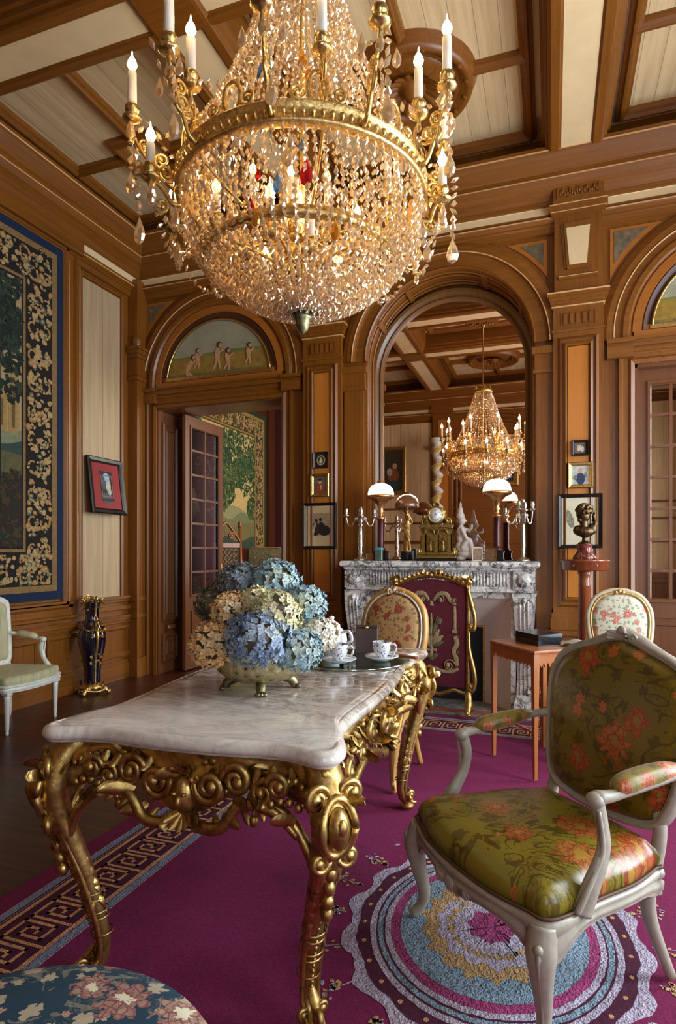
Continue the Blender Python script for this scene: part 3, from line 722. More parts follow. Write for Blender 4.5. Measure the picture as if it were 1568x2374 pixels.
bb.lathe([(.47, 2.725), (.505, 2.725), (.512, 2.735), (.503, 2.742), (.503, 2.782), (.512, 2.79), (.505, 2.80), (.47, 2.80), (.465, 2.76), (.47, 2.725)], (0, 0, 0), 72)
for k in range(96):   # chased frieze on the band
    d = az(k*3.75); bb.blob(d*.504+V((0, 0, 2.762)), (.008, .008, .012), 0, 6, 4)
for k in range(10):   # wreath handles standing on the band
    d = az(k*36-26.6); t = V((-d.y, d.x, 0))
    bb.tube([d*.48+t*(.035*math.cos(a))+V((0, 0, 2.855+.055*math.sin(a))) for a in [i*PI/9-.5*PI for i in range(19)]], .009, 6)
    bb.scroll(d*.49+t*.07+V((0, 0, 2.83)), t, V((0, 0, 1)), .03, 1.3, .007, PI); bb.scroll(d*.49-t*.07+V((0, 0, 2.83)), -t, V((0, 0, 1)), .03, 1.3, .007, PI)
bb.build('band', [goldm('chased_gilt', (.95, .66, .26), (.36, .2, .06), .3, 90)], chn)
bb = MB(); bb.lathe([(.375, 2.475), (.40, 2.475), (.405, 2.50), (.395, 2.515), (.375, 2.51), (.375, 2.475)], (0, 0, 0), 48)
for k in range(6):
    d = az(k*60+12); bb.tube(cat([d*.02+V((0, 0, 2.62)), d*.2+V((0, 0, 2.60)), d*.36+V((0, 0, 2.66)), d*.48+V((0, 0, 2.74))], 5), .006, 5)
bb.build('inner_hoop', [GOLD_B], chn)
bb = MB()
bb.lathe([(0, 2.335), (.06, 2.33), (.065, 2.315), (.03, 2.305), (.018, 2.29), (.035, 2.278), (.04, 2.27), (.028, 2.262), (.03, 2.245), (.022, 2.222), (.008, 2.208), (0, 2.20)], (0, 0, 0), 16, 0, None, 1, 1, 8, .06)
for k in range(8): d = az(k*45); bb.leaf(d*.02+V((0, 0, 2.285)), d+V((0, 0, .3)), (0, 0, 1), .05, .016, .8)
bb.build('finial', [PEWTER], chn)
# crystals --------------------------------------------------------
rc = random.Random(11)
def rmat(t=.5): return Matrix.Rotation(rc.uniform(0, 6.28), 3, 'Z') @ Matrix.Rotation(rc.uniform(-t, t), 3, 'X')
def interp(tab, x):
    for (a, b), (c, d) in zip(tab, tab[1:]):
        if (a-x)*(c-x) <= 0: return b+(d-b)*(x-a)/(c-a)
    return tab[-1][1]
bb = MB()
cone = [(3.70, .125), (3.58, .165), (3.40, .22), (3.226, .285), (3.05, .365), (2.92, .44), (2.81, .485)]
for k in range(46):
    d0 = az(k*360/46)
    z = 3.69; i = 0
    while z > 2.82:
        s_ = .0085 + (3.7-z)*.0045
        r = interp(cone, z)
        bb.gem(d0*r+V((0, 0, z)), s_, s_*1.25, 6, 0, rmat(.4)); z -= s_*2.35; i += 1
for k in range(26):   # inner curtain of the cone
    d0 = az(k*360/26+5); z = 3.6
    while z > 2.86: bb.gem(d0*interp(cone, z)*.72+V((0, 0, z)), .011, .014, 6, 0, rmat(.5)); z -= .034
bowl = lambda z: .5*math.sqrt(max(0, 1-((2.73-z)/.435)**2))
for k in range(64):   # net of the lower bowl
    d0 = az(k*360/64); th = .44
    while th < 1.50:
        r = .5*math.cos(th); z = 2.73-.435*math.sin(th)
        if r*98 > 1.6 or k % 2 == 0:
            if r*98 > 3.6 or k % 4 == 0: bb.gem(d0*r+V((0, 0, z)), .0125, .015, 6, 0, rmat(.7))
        th += .043
for k in range(84):   # upper row of short strings under the band
    d0 = az(k*360/84); L = rc.choice((.09, .13, .17, .20)); z = 2.715; r = .49
    while z > 2.715-L: bb.gem(d0*(r-(2.72-z)*.10)+V((0, 0, z)), .010, .016, 6, 0, rmat(.4)); z -= .031
for ring_r, n_, L in ((.40, 44, .22), (.30, 34, .26), (.2, 22, .30), (.1, 12, .3)):   # strings inside the basket
    for k in range(n_):
        d0 = az(k*360/n_+rc.uniform(-3, 3)); z = 2.76-rc.uniform(0, .05); z1 = z-L*rc.uniform(.5, 1.15)
        while z > z1: bb.gem(d0*ring_r+V((0, 0, z)), .0095, .016, 6, 0, rmat(.4)); z -= .035
st = bb.build('crystal_strands', [CRYS], chn); st['kind'] = 'stuff'
n_drop = [0]
def pear(bb, p, s_, m=0):
    n = 6; rot = rc.uniform(0, 3)
    prof = [(.0, 1.25), (.16, .9), (.45, .2), (.55, -.25), (.42, -.75), (0, -1.05)]
    bb.lathe([(max(r, .01)*s_, z*s_) for r, z in prof], p, 8, m, None, 1, .55)
    for i in range(len(bb.s)): bb.s[i] = False
def drop(p, s_, par=None, mat=CRYS):
    if n_drop[0] < 100:
        n_drop[0] += 1; b2 = MB(); pear(b2, (0, 0, 0), s_); b2.build('crystal_drop', [mat], par or chn, p)
for deg, z, r, mt, s_ in ((-11, 2.61, .36, CRYS_B, .034), (5, 2.62, .40, CRYS_R, .045), (-24, 2.52, .40, CRYS_R, .03), (3, 2.70, .42, CRYS_B, .02), (38, 2.60, .42, CRYS, .04), (-30, 2.70, .3, CRYS_R, .022), (8, 3.02, .33, CRYS_Y, .04), (3, 3.06, .34, CRYS_Y, .035), (-3, 2.66, .44, CRYS, .045), (20, 2.43, .40, CRYS_Y, .035), (-20, 2.47, .41, CRYS_Y, .03), (-18, 2.98, .40, CRYS_B, .03)):
    drop(az(deg)*r+V((0, 0, z)), s_, None, mt)
for k in range(10):
    d = az(k*36-26.6+4); drop(d*.50+V((0, 0, 2.69)), .028)
# arms ------------------------------------------------------------
sw = MB()
def chain(p, q, sag, n, s_=.012):
    for i in range(n+1):
        t = i/n; c = p.lerp(q, t)-V((0, 0, sag*4*t*(1-t))); sw.gem(c, s_*.75, s_*1.2, 6, 0, rmat(1.2))
cups = []
def arm(deg, rho, zc, candle=.13, base_z=2.77, r0=.505):
    d = az(deg); up = V((0, 0, 1)); t = V((-d.y, d.x, 0)); b2 = MB()
    dz = zc-base_z
    pth = cat([d*r0+up*(base_z-.02), d*(r0+.03)+up*(base_z-.03+dz*.1), d*(r0*.45+rho*.55)+up*(base_z+dz*.25), d*(rho*.97)+up*(base_z+dz*.55), d*rho+up*(zc-.06), d*rho+up*(zc-.03)], 5)
    b2.tube(pth, [.011, .009, .008, .007, .008, .010], 7)
    b2.scroll(d*(r0+.055)+up*(base_z+.09), d, up, .035, 1.5, .007, PI*1.2)
    b2.scroll(d*(rho-.04)+up*(zc-.12), -d, up, .03, 1.3, .006, PI*1.1)
    b2.leaf(d*(r0+.02)+up*(base_z), d*.5+up*.6, -d+up, .09, .018, .8)
    a = b2.build('candle_arm', [GOLD_B], chn)
    MB().lathe([(0, -.045), (.012, -.04), (.03, -.03), (.038, -.022), (.036, -.017), (.016, -.018), (.018, -.005), (.026, .006), (.028, .022), (.023, .03), (.0, .03)], d*rho+up*zc, 16).build('candle_cup', [goldm('cup_gilt', (.8, .55, .22), (.25, .18, .06), .2, 50) if not cups else bpy.data.materials['cup_gilt']], a)
    MB().lathe([(0, .02), (.0185, .02), (.0170, candle+.02), (.010, candle+.028), (0, candle+.03)], d*rho+up*zc, 12).build('candle', [CANDLE], a)
    MB().lathe([(0, candle+.027), (.013, candle+.034), (.020, candle+.05), (.015, candle+.067), (.004, candle+.085), (.0015, candle+.105), (0, candle+.106)], d*rho+up*zc, 10).build('flame_bulb', [FLAME], a)
    cups.append(d*rho+up*zc)
    point('candle_light', d*rho*1.0+up*(zc+candle+.06)+V((CX, CY, 0)), 22, (1, .68, .37), .012)
    return a
up = V((0, 0, 1))
for k in range(10):
    deg = -80.6+36*k; rho = .612 if k else .675
    arm(deg, rho, 3.035, .14)
    p = az(deg)*rho+up*3.0
    q = az(deg+36)*rho+up*3.0
    chain(p, az(deg+18)*.44+up*2.97, .07, 7, .016)
    chain(az(deg+18)*.44+up*2.97, q, .07, 7, .016)
    if abs((deg+180) % 360-180) < 100:
        for s_ in (-14, 0, 14): drop(az(deg+s_*.25)*(rho+.0)+az(deg)*.0+up*(2.95-abs(s_)*.002)+az(deg+90)*(s_*.002), .030)
        chain(p+az(deg+90)*.03, p+az(deg+90)*.03-up*.20, 0, 6, .018); drop(p+az(deg+90)*.03-up*.26, .042)
for deg, z, rho in ((-50, 3.0, .50), (11, 3.0, .485), (68, 3.0, .49), (130, 3.0, .49), (190, 3.0, .49), (245, 3.0, .49)):
    arm(deg, rho, z, .13, 2.80, .47); p = az(deg)*rho+up*2.96
    if abs((deg+180) % 360-180) < 100: drop(p-up*.03, .022)
for deg, rho in ((-70, .60), (84, .57), (-106, .60), (120, .58), (150, .58), (-140, .58), (180, .58)):
    arm(deg, rho, 2.745, .085, 2.66, .49)
    p = az(deg)*rho+up*2.70
    chain(p, az(deg+20)*.49+up*2.52, .10, 11, .015); chain(p, az(deg-20)*.49+up*2.52, .10, 11, .015)
    drop(p-up*.05, .032); drop(p+az(deg+90)*.02-up*.03, .026); drop(p-az(deg+90)*.03-up*.04, .026)
    if abs((deg+180) % 360-180) < 100:
        chain(p+az(deg)*.05+up*.1, p+az(deg)*.04-up*.12, .0, 7, .018); drop(p+az(deg)*.04-up*.19, .046)
for deg, rho, z in ((-22, .28, 2.50), (12, .2, 2.47), (-4, .14, 2.55), (60, .25, 2.5), (-75, .35, 2.62), (150, .28, 2.5), (-140, .28, 2.5)):
    arm(deg, rho, z, .085, 2.50, .06)
for deg, r, z in ((-62, .52, 2.55), (62, .52, 2.50), (-80, .5, 2.50), (86, .51, 2.52)): drop(az(deg)*r+up*z, .036)
while n_drop[0] < 100:
    k = n_drop[0]; drop(az(k*25.7)*.50+up*(2.66-.03*(k % 3)), .022)
s2 = sw.build('crystal_garlands', [CRYS], chn); s2['kind'] = 'stuff'
# ================================================================ gilt table
TB = thing('marble_topped_gilt_table', 'carved giltwood table with a serpentine white marble top on purple carpet', 'table', (-.998, 2.24, .0155), math.radians(3.6)); TB.scale = (.945, 1, .99)
q = [(.0, -.858), (.12, -.855), (.24, -.842), (.32, -.846), (.385, -.868), (.43, -.876), (.468, -.852), (.478, -.805), (.462, -.74), (.43, -.66), (.418, -.56), (.424, -.43), (.438, -.28), (.447, -.13), (.45, 0)]
half = q + [(x, -y) for x, y in reversed(q[:-1])]
out2 = half + [(-x, y) for x, y in reversed(half[1:-1])]
OUT = cat([(x, y, 0) for x, y in out2], 3, True)
def ring_in(path, a, z):
    N = len(path); r = []
    for i, p in enumerate(path):
        d = (path[(i+1) % N]-path[i-1]).normalized(); r.append(V((p.x-d.y*a, p.y+d.x*a, z)))
    return r
bb = MB()
pf = [(.06, .801), (.036, .801), (.031, .797), (.027, .800), (.018, .799), (.006, .792), (0, .781), (.0, .773), (.005, .765), (.012, .762), (.012, .758), (.022, .752), (.06, .75)]
rs_ = [ring_in(OUT, a, z) for a, z in pf[2:-1]]
def shr(r, k, z): return [V((p.x*k, p.y*k, z)) for p in r]
rs_ = [shr(OUT, k, .801) for k in (.02, .4, .7, .85, .925)] + [shr(OUT, .935, .798)] + rs_ + [shr(OUT, .93, .75), shr(OUT, .5, .75), shr(OUT, .02, .75)]
bb.rings(rs_, True, 0, True)
bb.build('marble_top', [MARBLE_T], TB)
rg = random.Random(21)
def sc2(bb, c, u, v, R, s_=1, rad=.011, turns=1.5, a0=0, tail=None): bb.scroll(c, u, v, R, turns, rad, a0, tail, 0, 7, s_, .8)
# apron: carved skirt following the top, deepest at the middle of every side
bb = MB(); IN = ring_in(OUT, .045, 0); N = len(IN)
import mathutils.noise as mn
def depth(p):
    ax, ay = abs(p.x), abs(p.y)
    if ay > .80 or (ay > .70 and ax < .42 and ax/.45 < ay/.86): t = min(1, ax/.40)     # short ends
    else: t = min(1, ay/.78)
    return .095 + .085*max(0, math.cos(t*PI*.95))**2 + .05*max(0, t-.72)/.28
rows = []
for j in range(13):
    row = []
    for i, p in enumerate(IN):
        D = depth(p); z = .755-D*j/12
        d = (IN[(i+1) % N]-IN[i-1]).normalized(); n = V((d.y, -d.x, 0))
        k = mn.noise(V((p.x*22, p.y*22, z*26)))*.022 + mn.noise(V((p.x*55, p.y*55, z*60)))*.010 + .012*math.sin(PI*j/12) - .004
        row.append(V((p.x, p.y, z)) + n*k)
    rows.append(row)
bb.rings(rows, True, 0, True, False)
inn = [[V((p.x*.94, p.y*.965, .755-depth(p)*j)) for p in IN] for j in (1, 0)]
bb.rings([rows[-1], inn[0], inn[1]], True, 0, True, False)
UP = V((0, 0, 1))
def side_orn(bb, o, t, n, W, big=1.0):
    """ornament on one side: o centre under the top, t along, n outward"""
    Q = lambda a, z, k=0: o + t*a + UP*z + n*k
    # mask cartouche
    bb.blob(Q(0, -.115, .02), (.035, .035, .055), 0, 12, 8); bb.blob(Q(0, -.125, .052), (.010, .014, .018), 0, 8, 6)
    for s_ in (-1, 1):
        bb.blob(Q(s_*.016, -.105, .05), (.009, .009, .006), 0, 6, 4)
        bb.leaf(Q(s_*.02, -.17, .02), t*s_*.7-UP*.6, n, .09, .03, .7); bb.leaf(Q(s_*.02, -.07, .03), t*s_+UP*.5, n, .10, .032, .7)
        sc2(bb, Q(s_*.085, -.085, .03), t*s_, UP, .048, 1, .013, 1.6, PI*.9)
        sc2(bb, Q(s_*W*.42, -.06, .03), t*s_, UP, .045, -1, .012, 1.6, PI)
        sc2(bb, Q(s_*W*.62, -.085, .028), t*s_, UP, .038, 1, .011, 1.5, 0)
        bb.tube(cat([Q(s_*.03, -.20, .02), Q(s_*.12, -.19, .035), Q(s_*W*.45, -.125, .03), Q(s_*W*.7, -.13, .03), Q(s_*W*.88, -.19, .03)], 6), [.016, .018, .016, .016, .010], 7)
        bb.leaf(Q(s_*.12, -.165, .025), t*s_-UP*.12, n, .10, .026, .3)
        bb.leaf(Q(s_*.16, -.12, .035), t*s_+UP*.25, n, .13, .03, .55)
        bb.leaf(Q(s_*W*.5, -.10, .03), t*s_-UP*.3, n, .11, .028, .7)
        for k in range(4): bb.leaf(Q(s_*(.09+k*.045), -.165+k*.014, .02), t*s_*.7-UP*.8, n, .062, .016, .3)
        for k in range(6): bb.blob(Q(s_*(W*.66+k*.02), -.055-.012*math.sin(k*1.3), .03), (.011, .011, .011), 0, 6, 4)
        for k in range(5): bb.leaf(Q(s_*W*(.28+k*.13), -.02, .012), t*s_*(.4-.2*(k % 2))-UP*.9, n, .07, .02, .6)
    for k in range(60):
        a = rg.uniform(-W*.85, W*.85); zz = rg.uniform(-.02, -.12+.05*abs(a)/W)
        if k % 2: bb.blob(Q(a, zz, .008), (.010+.008*rg.random(), .008, .010+.006*rg.random()), 0, 7, 5)
        else: bb.leaf(Q(a, zz, .006), t*rg.uniform(-1, 1)+UP*rg.uniform(-1, .6), n, .055, .014, .35)
    for k in range(5): bb.leaf(Q(0, -.055, .03), t*math.sin((k-2)*.5)+UP*math.cos((k-2)*.5), n, .06, .016, .6)
    for k in range(5): bb.leaf(Q(0, -.16, .03), t*math.sin((k-2)*.55)-UP*math.cos((k-2)*.55), n, .075, .018, .5)
side_orn(bb, V((0, -.80, .75)), V((1, 0, 0)), V((0, -1, 0)), .40)
side_orn(bb, V((0, .80, .75)), V((1, 0, 0)), V((0, 1, 0)), .40)
side_orn(bb, V((.40, 0, .75)), V((0, 1, 0)), V((1, 0, 0)), .72)
side_orn(bb, V((-.40, 0, .75)), V((0, 1, 0)), V((-1, 0, 0)), .72)
bb.build('apron', [GOLD], TB)
def table_leg(sx, sy):
    bb = MB(); c = V((sx*.405, sy*.79, 0)); o = V((sx*.707, sy*.707, 0)); t = V((-o.y, o.x, 0))
    P = [c+o*k+UP*z for k, z in ((-.015, .752), (.035, .69), (.055, .62), (.045, .54), (.010, .45), (-.030, .34), (-.065, .22), (-.085, .12), (-.075, .06), (-.04, .028), (-.012, .022))]
    pp = cat(P, 6)
    bb.tube(pp, [.05, .056, .06, .052, .043, .037, .031, .027, .026, .028, .018], 10, 0, .8)
    # raised side ribs and bead string on the outer face
    for s_ in (-1, 1): bb.tube([p+t*s_*(.040-.022*i/len(pp))+o*.012 for i, p in enumerate(pp[2:])], [.010, .009, .007], 6)
    for i in range(26, 52, 1):
        p = pp[i] if i < len(pp) else pp[-1]; bb.blob(p+o*.030*(1-.3*i/60), (.0065, .0065, .0065), 0, 6, 4)
    # knee cartouche
    k0 = c+o*.105+UP*.61
    bb.tube([k0+t*.048*math.cos(a)+UP*.072*math.sin(a)-o*.02*abs(math.sin(a)) for a in [i*PI/10 for i in range(21)]], .012, 7)
    bb.blob(k0-o*.012, (.035, .035, .055), 0, 10, 7); bb.blob(k0+UP*.01+o*.012, (.016, .016, .024), 0, 8, 6)
    for s_ in (-1, 1):
        sc2(bb, k0+t*s_*.05+UP*.075-o*.03, t*s_, UP, .034, -1, .011, 1.5, PI)
        sc2(bb, k0+t*s_*.04-UP*.085-o*.03, t*s_, -UP, .028, -1, .010, 1.5, PI)
        bb.leaf(k0+t*s_*.03+UP*.05-o*.02, t*s_+UP*.5, o, .09, .028, .8)
        bb.leaf(k0-UP*.085-o*.045+t*s_*.014, t*s_*.15-UP-o*.35, o, .10, .024, .15)
        for kk in range(3): bb.leaf(c+o*.02+UP*(.74-.02*kk)+t*s_*(.014+.012*kk), t*s_*.3*kk-UP+o*.25, o, .06, .02, .2)
        # haunch brackets reaching into the aprons
        d = V((-sx, 0, 0)) if s_ > 0 else V((0, -sy, 0)); n = V((0, sy, 0)) if s_ > 0 else V((sx, 0, 0))
        h0 = c + n*.03
        bb.tube(cat([h0+UP*.42, h0+UP*.52+d*.025, h0+UP*.60+d*.08, h0+UP*.635+d*.15, h0+UP*.60+d*.185], 6), [.012, .016, .016, .013, .010], 7)
        bb.leaf(h0+UP*.60+d*.06+n*.02, d+UP*.4, n, .10, .03, .6); bb.blob(h0+UP*.585+d*.188, (.014, .014, .018), 0, 8, 6)
        for kk in range(5): bb.blob(h0+UP*(.64+.012*math.sin(kk))+d*(.05+kk*.026)+n*.015, (.014, .014, .014), 0, 6, 4)
        sc2(bb, h0+UP*.69+d*.11+n*.02, d, UP, .034, 1, .011, 1.5, 0)
    for kk, z in enumerate((.50, .46, .42, .385)):
        bb.leaf(c+o*(.045-.35*(.5-z))+UP*z, t*(1 if kk % 2 else -1)*.2-UP-o*.3, o, .07, .022, .12); bb.blob(c+o*(.055-.35*(.5-z)*.6)+UP*(z-.02), (.018, .018, .022), 0, 8, 5)
    cen = lambda z: min(pp, key=lambda p: abs(p.z-z))
    for kk in range(9):
        z = .54-.032*kk; p = cen(z)
        for s_ in (-1, 1):
            bb.leaf(p+t*s_*.020+o*.010, t*s_*.12-o*.25-UP, t*s_+o*.4, .075, .020, .10); bb.leaf(p-o*.016+t*s_*.014, t*s_*.1-o*.38-UP, -o+t*s_*.5, .065, .02, .10)
    for kk in range(14): bb.blob(cen(.66-.012*kk)+o*.028+t*.034*math.sin(kk*2.3)+UP*.0, (.012, .012, .013), 0, 6, 4)
    for z in (.275, .262, .215, .202, .155, .142):
        p = min(pp, key=lambda p: abs(p.z-z)); bb.lathe([(.034, -.003), (.037, 0), (.034, .003)], p, 12)
    f0 = c-o*.055+UP*.06
    sc2(bb, f0+o*.03, o, UP, .028, 1, .010, 1.4, PI); bb.leaf(f0+UP*.06, o*.2-UP, o, .07, .02, .4)
    for s_ in (-1, 1): sc2(bb, f0+t*s_*.028, t*s_, UP, .02, 1, .008, 1.3, PI)
    bb.lathe([(0, 0), (.036, 0), (.04, .012), (.03, .024), (.02, .03), (0, .03)], c-o*.045, 12)
    return bb.build('leg', [GOLD], TB)
for sx in (1, -1):
    for sy in (-1, 1): table_leg(sx, sy)
# ================================================================ upholstered armchairs
def seat_outline(wf, wb, d, bulge=.05):
    return [(-wf*.25, -d/2-bulge*.75), (0, -d/2-bulge), (wf*.25, -d/2-bulge*.75), (wf*.42, -d/2-bulge*.05), (wf*.5, -d/2+.015), (wf*.5+.005, -d/2+.08), (wf*.47, -d*.1), ((wf+wb)/4, d*.2), (wb*.5, d/2-.03), (wb*.46, d/2), (0, d/2+.005), (-wb*.46, d/2), (-wb*.5, d/2-.03), (-(wf+wb)/4, d*.2), (-wf*.47, -d*.1), (-wf*.5-.005, -d/2+.08), (-wf*.5, -d/2+.015), (-wf*.42, -d/2-bulge*.05)]
def fauteuil(name, label, loc, rz, wood, fab, fabb, faba, wf=.66, wb=.50, d=.52, h=.345, dome=.085, backo=None, lean=.2, arms=True, armz=.63, legs='cabriole', carve=None, fl=1.0, piping=None, group=None, gild=None, padt=.045, fwk=1.0):
    o = thing(name, label, 'armchair' if arms else 'chair', loc, rz, group)
    SO = cat([(x, y, 0) for x, y in seat_outline(wf, wb, d)], 4, True); n = len(SO)
    # cushion
    def lip(p):   # front rail dips in the middle
        return 0
    bb = MB(); rs = []
    for a, z in ((.965, h-.012), (.985, h+.008), (.995, h+.03), (.965, h+.052), (.88, h+dome*.80), (.72, h+dome*.93)):
        rs.append([V((p.x*a, p.y*a, z)) for p in SO])
    cc = V((0, 0, h+dome))
    rs.append([V((p.x*.4, p.y*.4, h+dome*1.0)) for p in SO]); rs.append([V((p.x*.02, p.y*.02, h+dome*1.01)) for p in SO])
    bb.rings(rs, True, 0, True, True); bb.build('seat_cushion', [fab], o)
    bb = MB(); nS = len(SO)
    def dep(p):      # depth of the shaped rail: deep at the corners and at the middle of each side
        if legs != 'cabriole': return .055
        ang = min((p-V((sx_*wf*.49, -d/2+.02, 0))).length for sx_ in (-1, 1)); rear = min((p-V((sx_*wb*.48, d/2-.02, 0))).length for sx_ in (-1, 1))
        mid = math.exp(-(p.x/.09)**2) if p.y < -d*.4 else 0
        return .052+.075*math.exp(-(ang/.075)**2)+.03*mid+.03*math.exp(-(rear/.06)**2)
    rr_ = []
    for u, b_ in ((0, -.030), (0, .003), (.06, .010), (.22, .014), (.34, .006), (.42, .004), (.52, .012), (.74, .010), (.86, .002), (.93, .006), (1, .0), (1, -.030)):
        q_ = ring_in(SO, -b_, 0); rr_.append([V((p.x, p.y, h-.002-dep(SO[k])*u)) for k, p in enumerate(q_)])
    rr_.append(rr_[0]); bb.rings(rr_, True, 0, True, False)
    if legs == 'cabriole':
        bb.blob((0, -d/2-.062, h-.055), (.030, .010, .022), 0, 10, 6)
        for s_ in (-1, 1):
            for k in range(3): bb.leaf((s_*.015, -d/2-.062, h-.055), (s_, .12, -.25+.25*k), (0, -1, 0), .06, .012, .3)
            sc2(bb, V((s_*.075, -d/2-.056, h-.055)), V((s_, .1, 0)), UP, .016, 1, .006, 1.3, 0)
    bb.build('seat_rail', [wood], o)
    if piping:
        bb = MB(); pl = ring_in(SO, -.004, h+.004); pl.append(pl[0]); bb.tube(pl, .005, 5); bb.build('nail_trim', [piping], o)
    for sx in (-1, 1):
        bb = MB()
        if legs == 'cabriole':
            o_ = V((sx*.6, -.8, 0)); c = V((sx*(wf*.5-.015), -d/2+.02, 0))
            bb.tube(cat([c+UP*(h-.02), c+o_*.018+UP*(h-.09), c+o_*.012+UP*(h*.55), c-o_*.012+UP*(h*.27), c-o_*.004+UP*.045, c+o_*.022+UP*.012, c+o_*.035+UP*.014], 6), [.036, .040, .030, .021, .017, .019, .012], 10)
            bb.tube(cat([c+o_*.030+UP*(h-.03), c+o_*.056+UP*(h-.08), c+o_*.036+UP*(h*.55), c+o_*.006+UP*(h*.27), c+o_*.012+UP*.05], 6), [.005, .007, .004], 6)
            for k in range(3): bb.blob(c+o_*.05+UP*(h-.06-.022*k), (.013-.003*k,)*3, 0, 7, 5)
            sc2(bb, c+o_*.03+UP*.022, o_, UP, .014, 1, .007, 1.2, PI)
        else:
            c = (sx*(wf*.5-.03), -d/2+.03, 0)
            bb.lathe([(.0, 0), (.010, 0), (.013, .02), (.010, .03), (.014, .04), (.021, h*.72), (.024, h*.76), (.018, h*.77), (.024, h*.79), (.024, h*.80)], c, 16, 0, None, 1, 1, 8, .05)
            bb.box(c[0]-.026, c[0]+.026, c[1]-.026, c[1]+.026, h*.8, h)
        bb.build('leg', [wood], o)
        bb = MB(); c = V((sx*(wb*.5-.03), d/2-.02, 0))
        if legs == 'cabriole': bb.tube(cat([c+UP*(h), c+UP*(h*.6), c+V((sx*.01, .03, h*.3)), c+V((sx*.02, .07, .0))], 5), [.026, .022, .018, .016], 8)
        else: bb.lathe([(0, 0), (.010, 0), (.013, .02), (.014, .04), (.021, h*.72), (.024, h*.8), (.026, h)], c, 14)
        bb.build('leg', [wood], o)
    # back
    BO = [(x, z) for x, z in backo]; full = BO + [(-x, z) for x, z in reversed(BO) if abs(x) > 1e-4]
    by = lambda z: d/2+.0+(z-h)*lean
    path = cat([(x, by(z), z) for x, z in full], 5, True)
    nn = V((0, -1, lean)).normalized()
    cen = sum(path, V((0, 0, 0)))/len(path)
    # orientation: side vector must point outward
    d0 = (path[1]-path[0]).normalized(); sg = 1 if nn.cross(d0).dot(path[0]-cen) > 0 else -1
    bb = MB(); bb.sweep([(a_*sg*fwk, b_) for a_, b_ in ((-.002, -.02), (-.006, .012), (.004, .022), (.012, .018), (.018, .026), (.034, .024), (.042, .008), (.040, -.016), (.03, -.026), (-.002, -.02))], path, nn, True, 0, True)
    if fwk < 1:
        zt_ = max(p.z for p in path); crest = sorted([p for p in path if p.z > zt_-.085], key=lambda p: p.x)
        bb.tube([p+UP*.012-nn*.0 for p in crest], [.010, .022, .028, .032, .028, .022, .010], 8, 0, .8)
    for sx in (-1, 1):
        bb.tube(cat([V((sx*(wb*.5-.03), d/2-.01, h-.04)), V((sx*(wb*.5-.02), by(h+.08), h+.08)), V((sx*min(abs(BO[2][0])+.01, wb*.5+.03), by(BO[1][1]+.04), BO[1][1]+.06))], 5), [.026, .02, .02], 8)
    tz = max(z for x, z in BO)
    if carve:
        for s_ in (-1, 1):
            for k in range(3): bb.leaf(V((s_*.012, by(tz)-.02, tz+.012)), V((s_, 0, .5-.45*k)), nn, .055, .014, .6)
            sc2(bb, V((s_*.05, by(tz)-.022, tz+.01)), V((s_, 0, 0)), V((0, 0, 1)), .018, 1, .006, 1.4, PI)
        bb.blob(V((0, by(tz)-.02, tz+.03)), (.02, .012, .018), 0, 8, 6)
    bk = bb.build('back_frame', [carve if carve and carve is not True else wood], o) if False else bb.build('back_frame', [wood], o)
    if gild:
        b3 = MB(); b3.tube([p+nn*.028+(p-cen).normalized()*.008 for p in path]+[path[0]+nn*.028+(path[0]-cen).normalized()*.008], .006, 6)
        for k in range(3): b3.blob(V(((k-1)*.022, by(tz)-.03, tz+.022-(.008 if k != 1 else 0))), (.014, .012, .014), 0, 8, 6)
        b3.build('gilt_line', [gild], o)
    bb = MB(); n = len(path)
    rs = [[cen+(p-cen)*k+nn*t for p in path] for k, t in ((1.0, -.015), (1.0, .004), (.985, padt*.4), (.93, padt*.8), (.82, padt*1.0), (.4, padt*1.15), (.02, padt*1.2))]
    bb.rings(rs, True, 0, True); bb.build('back_cushion', [fabb], o)
    if arms:
        for sx in (-1, 1):
            xa = wf*.5
            ybk = by(armz+.05)
            xb = lerpl([abs(p[0]) for p in BO], .45)+.01
            bb = MB()
            bb.tube(cat([V((sx*xb, ybk, armz+.045)), V((sx*(xb+.035), ybk-.09, armz+.03)), V((sx*(xa-.005), -.0, armz+.0)), V((sx*(xa-.01), -.055, armz-.002)), V((sx*(xa-.015), -.075, armz-.015))], 6), [.020, .018, .019, .024, .016], 8, 0, .8)
            bb.blob((sx*(xa-.012), -.068, armz-.008), (.027, .024, .022), 0, 10, 7)
            bb.tube(cat([V((sx*(xa-.012), -.06, armz-.015)), V((sx*(xa-.012), -.045, armz-.07)), V((sx*(xa-.0), -.05, armz-.14)), V((sx*(xa+.005), -.095, armz-.22)), V((sx*(xa-.005), -.125, h-.01))], 6), [.021, .019, .020, .026, .032], 8, 0, .75)
            bb.tube(cat([V((sx*(xa+.006), -.072, armz-.03)), V((sx*(xa+.008), -.062, armz-.14)), V((sx*(xa+.014), -.115, armz-.22)), V((sx*(xa+.008), -.150, h+.0))], 6), [.005, .008, .009, .010], 6)
            bb.build('arm', [wood], o)
            bb = MB()
            pa = cat([V((sx*(xb+.028), ybk-.075, armz+.042)), V((sx*(xa-.015), .08, armz+.026)), V((sx*(xa-.005), -.005, armz+.014))], 6)
            bb.tube(pa, [.006, .03, .036, .036, .036, .03, .012], 12, 0, .8); bb.build('arm_pad', [faba], o)
    return o
GB = [(0, .432), (.12, .44), (.205, .462), (.243, .52), (.265, .62), (.285, .74), (.288, .82), (.262, .885), (.20, .925), (.12, .952), (.06, .975), (0, .988)]
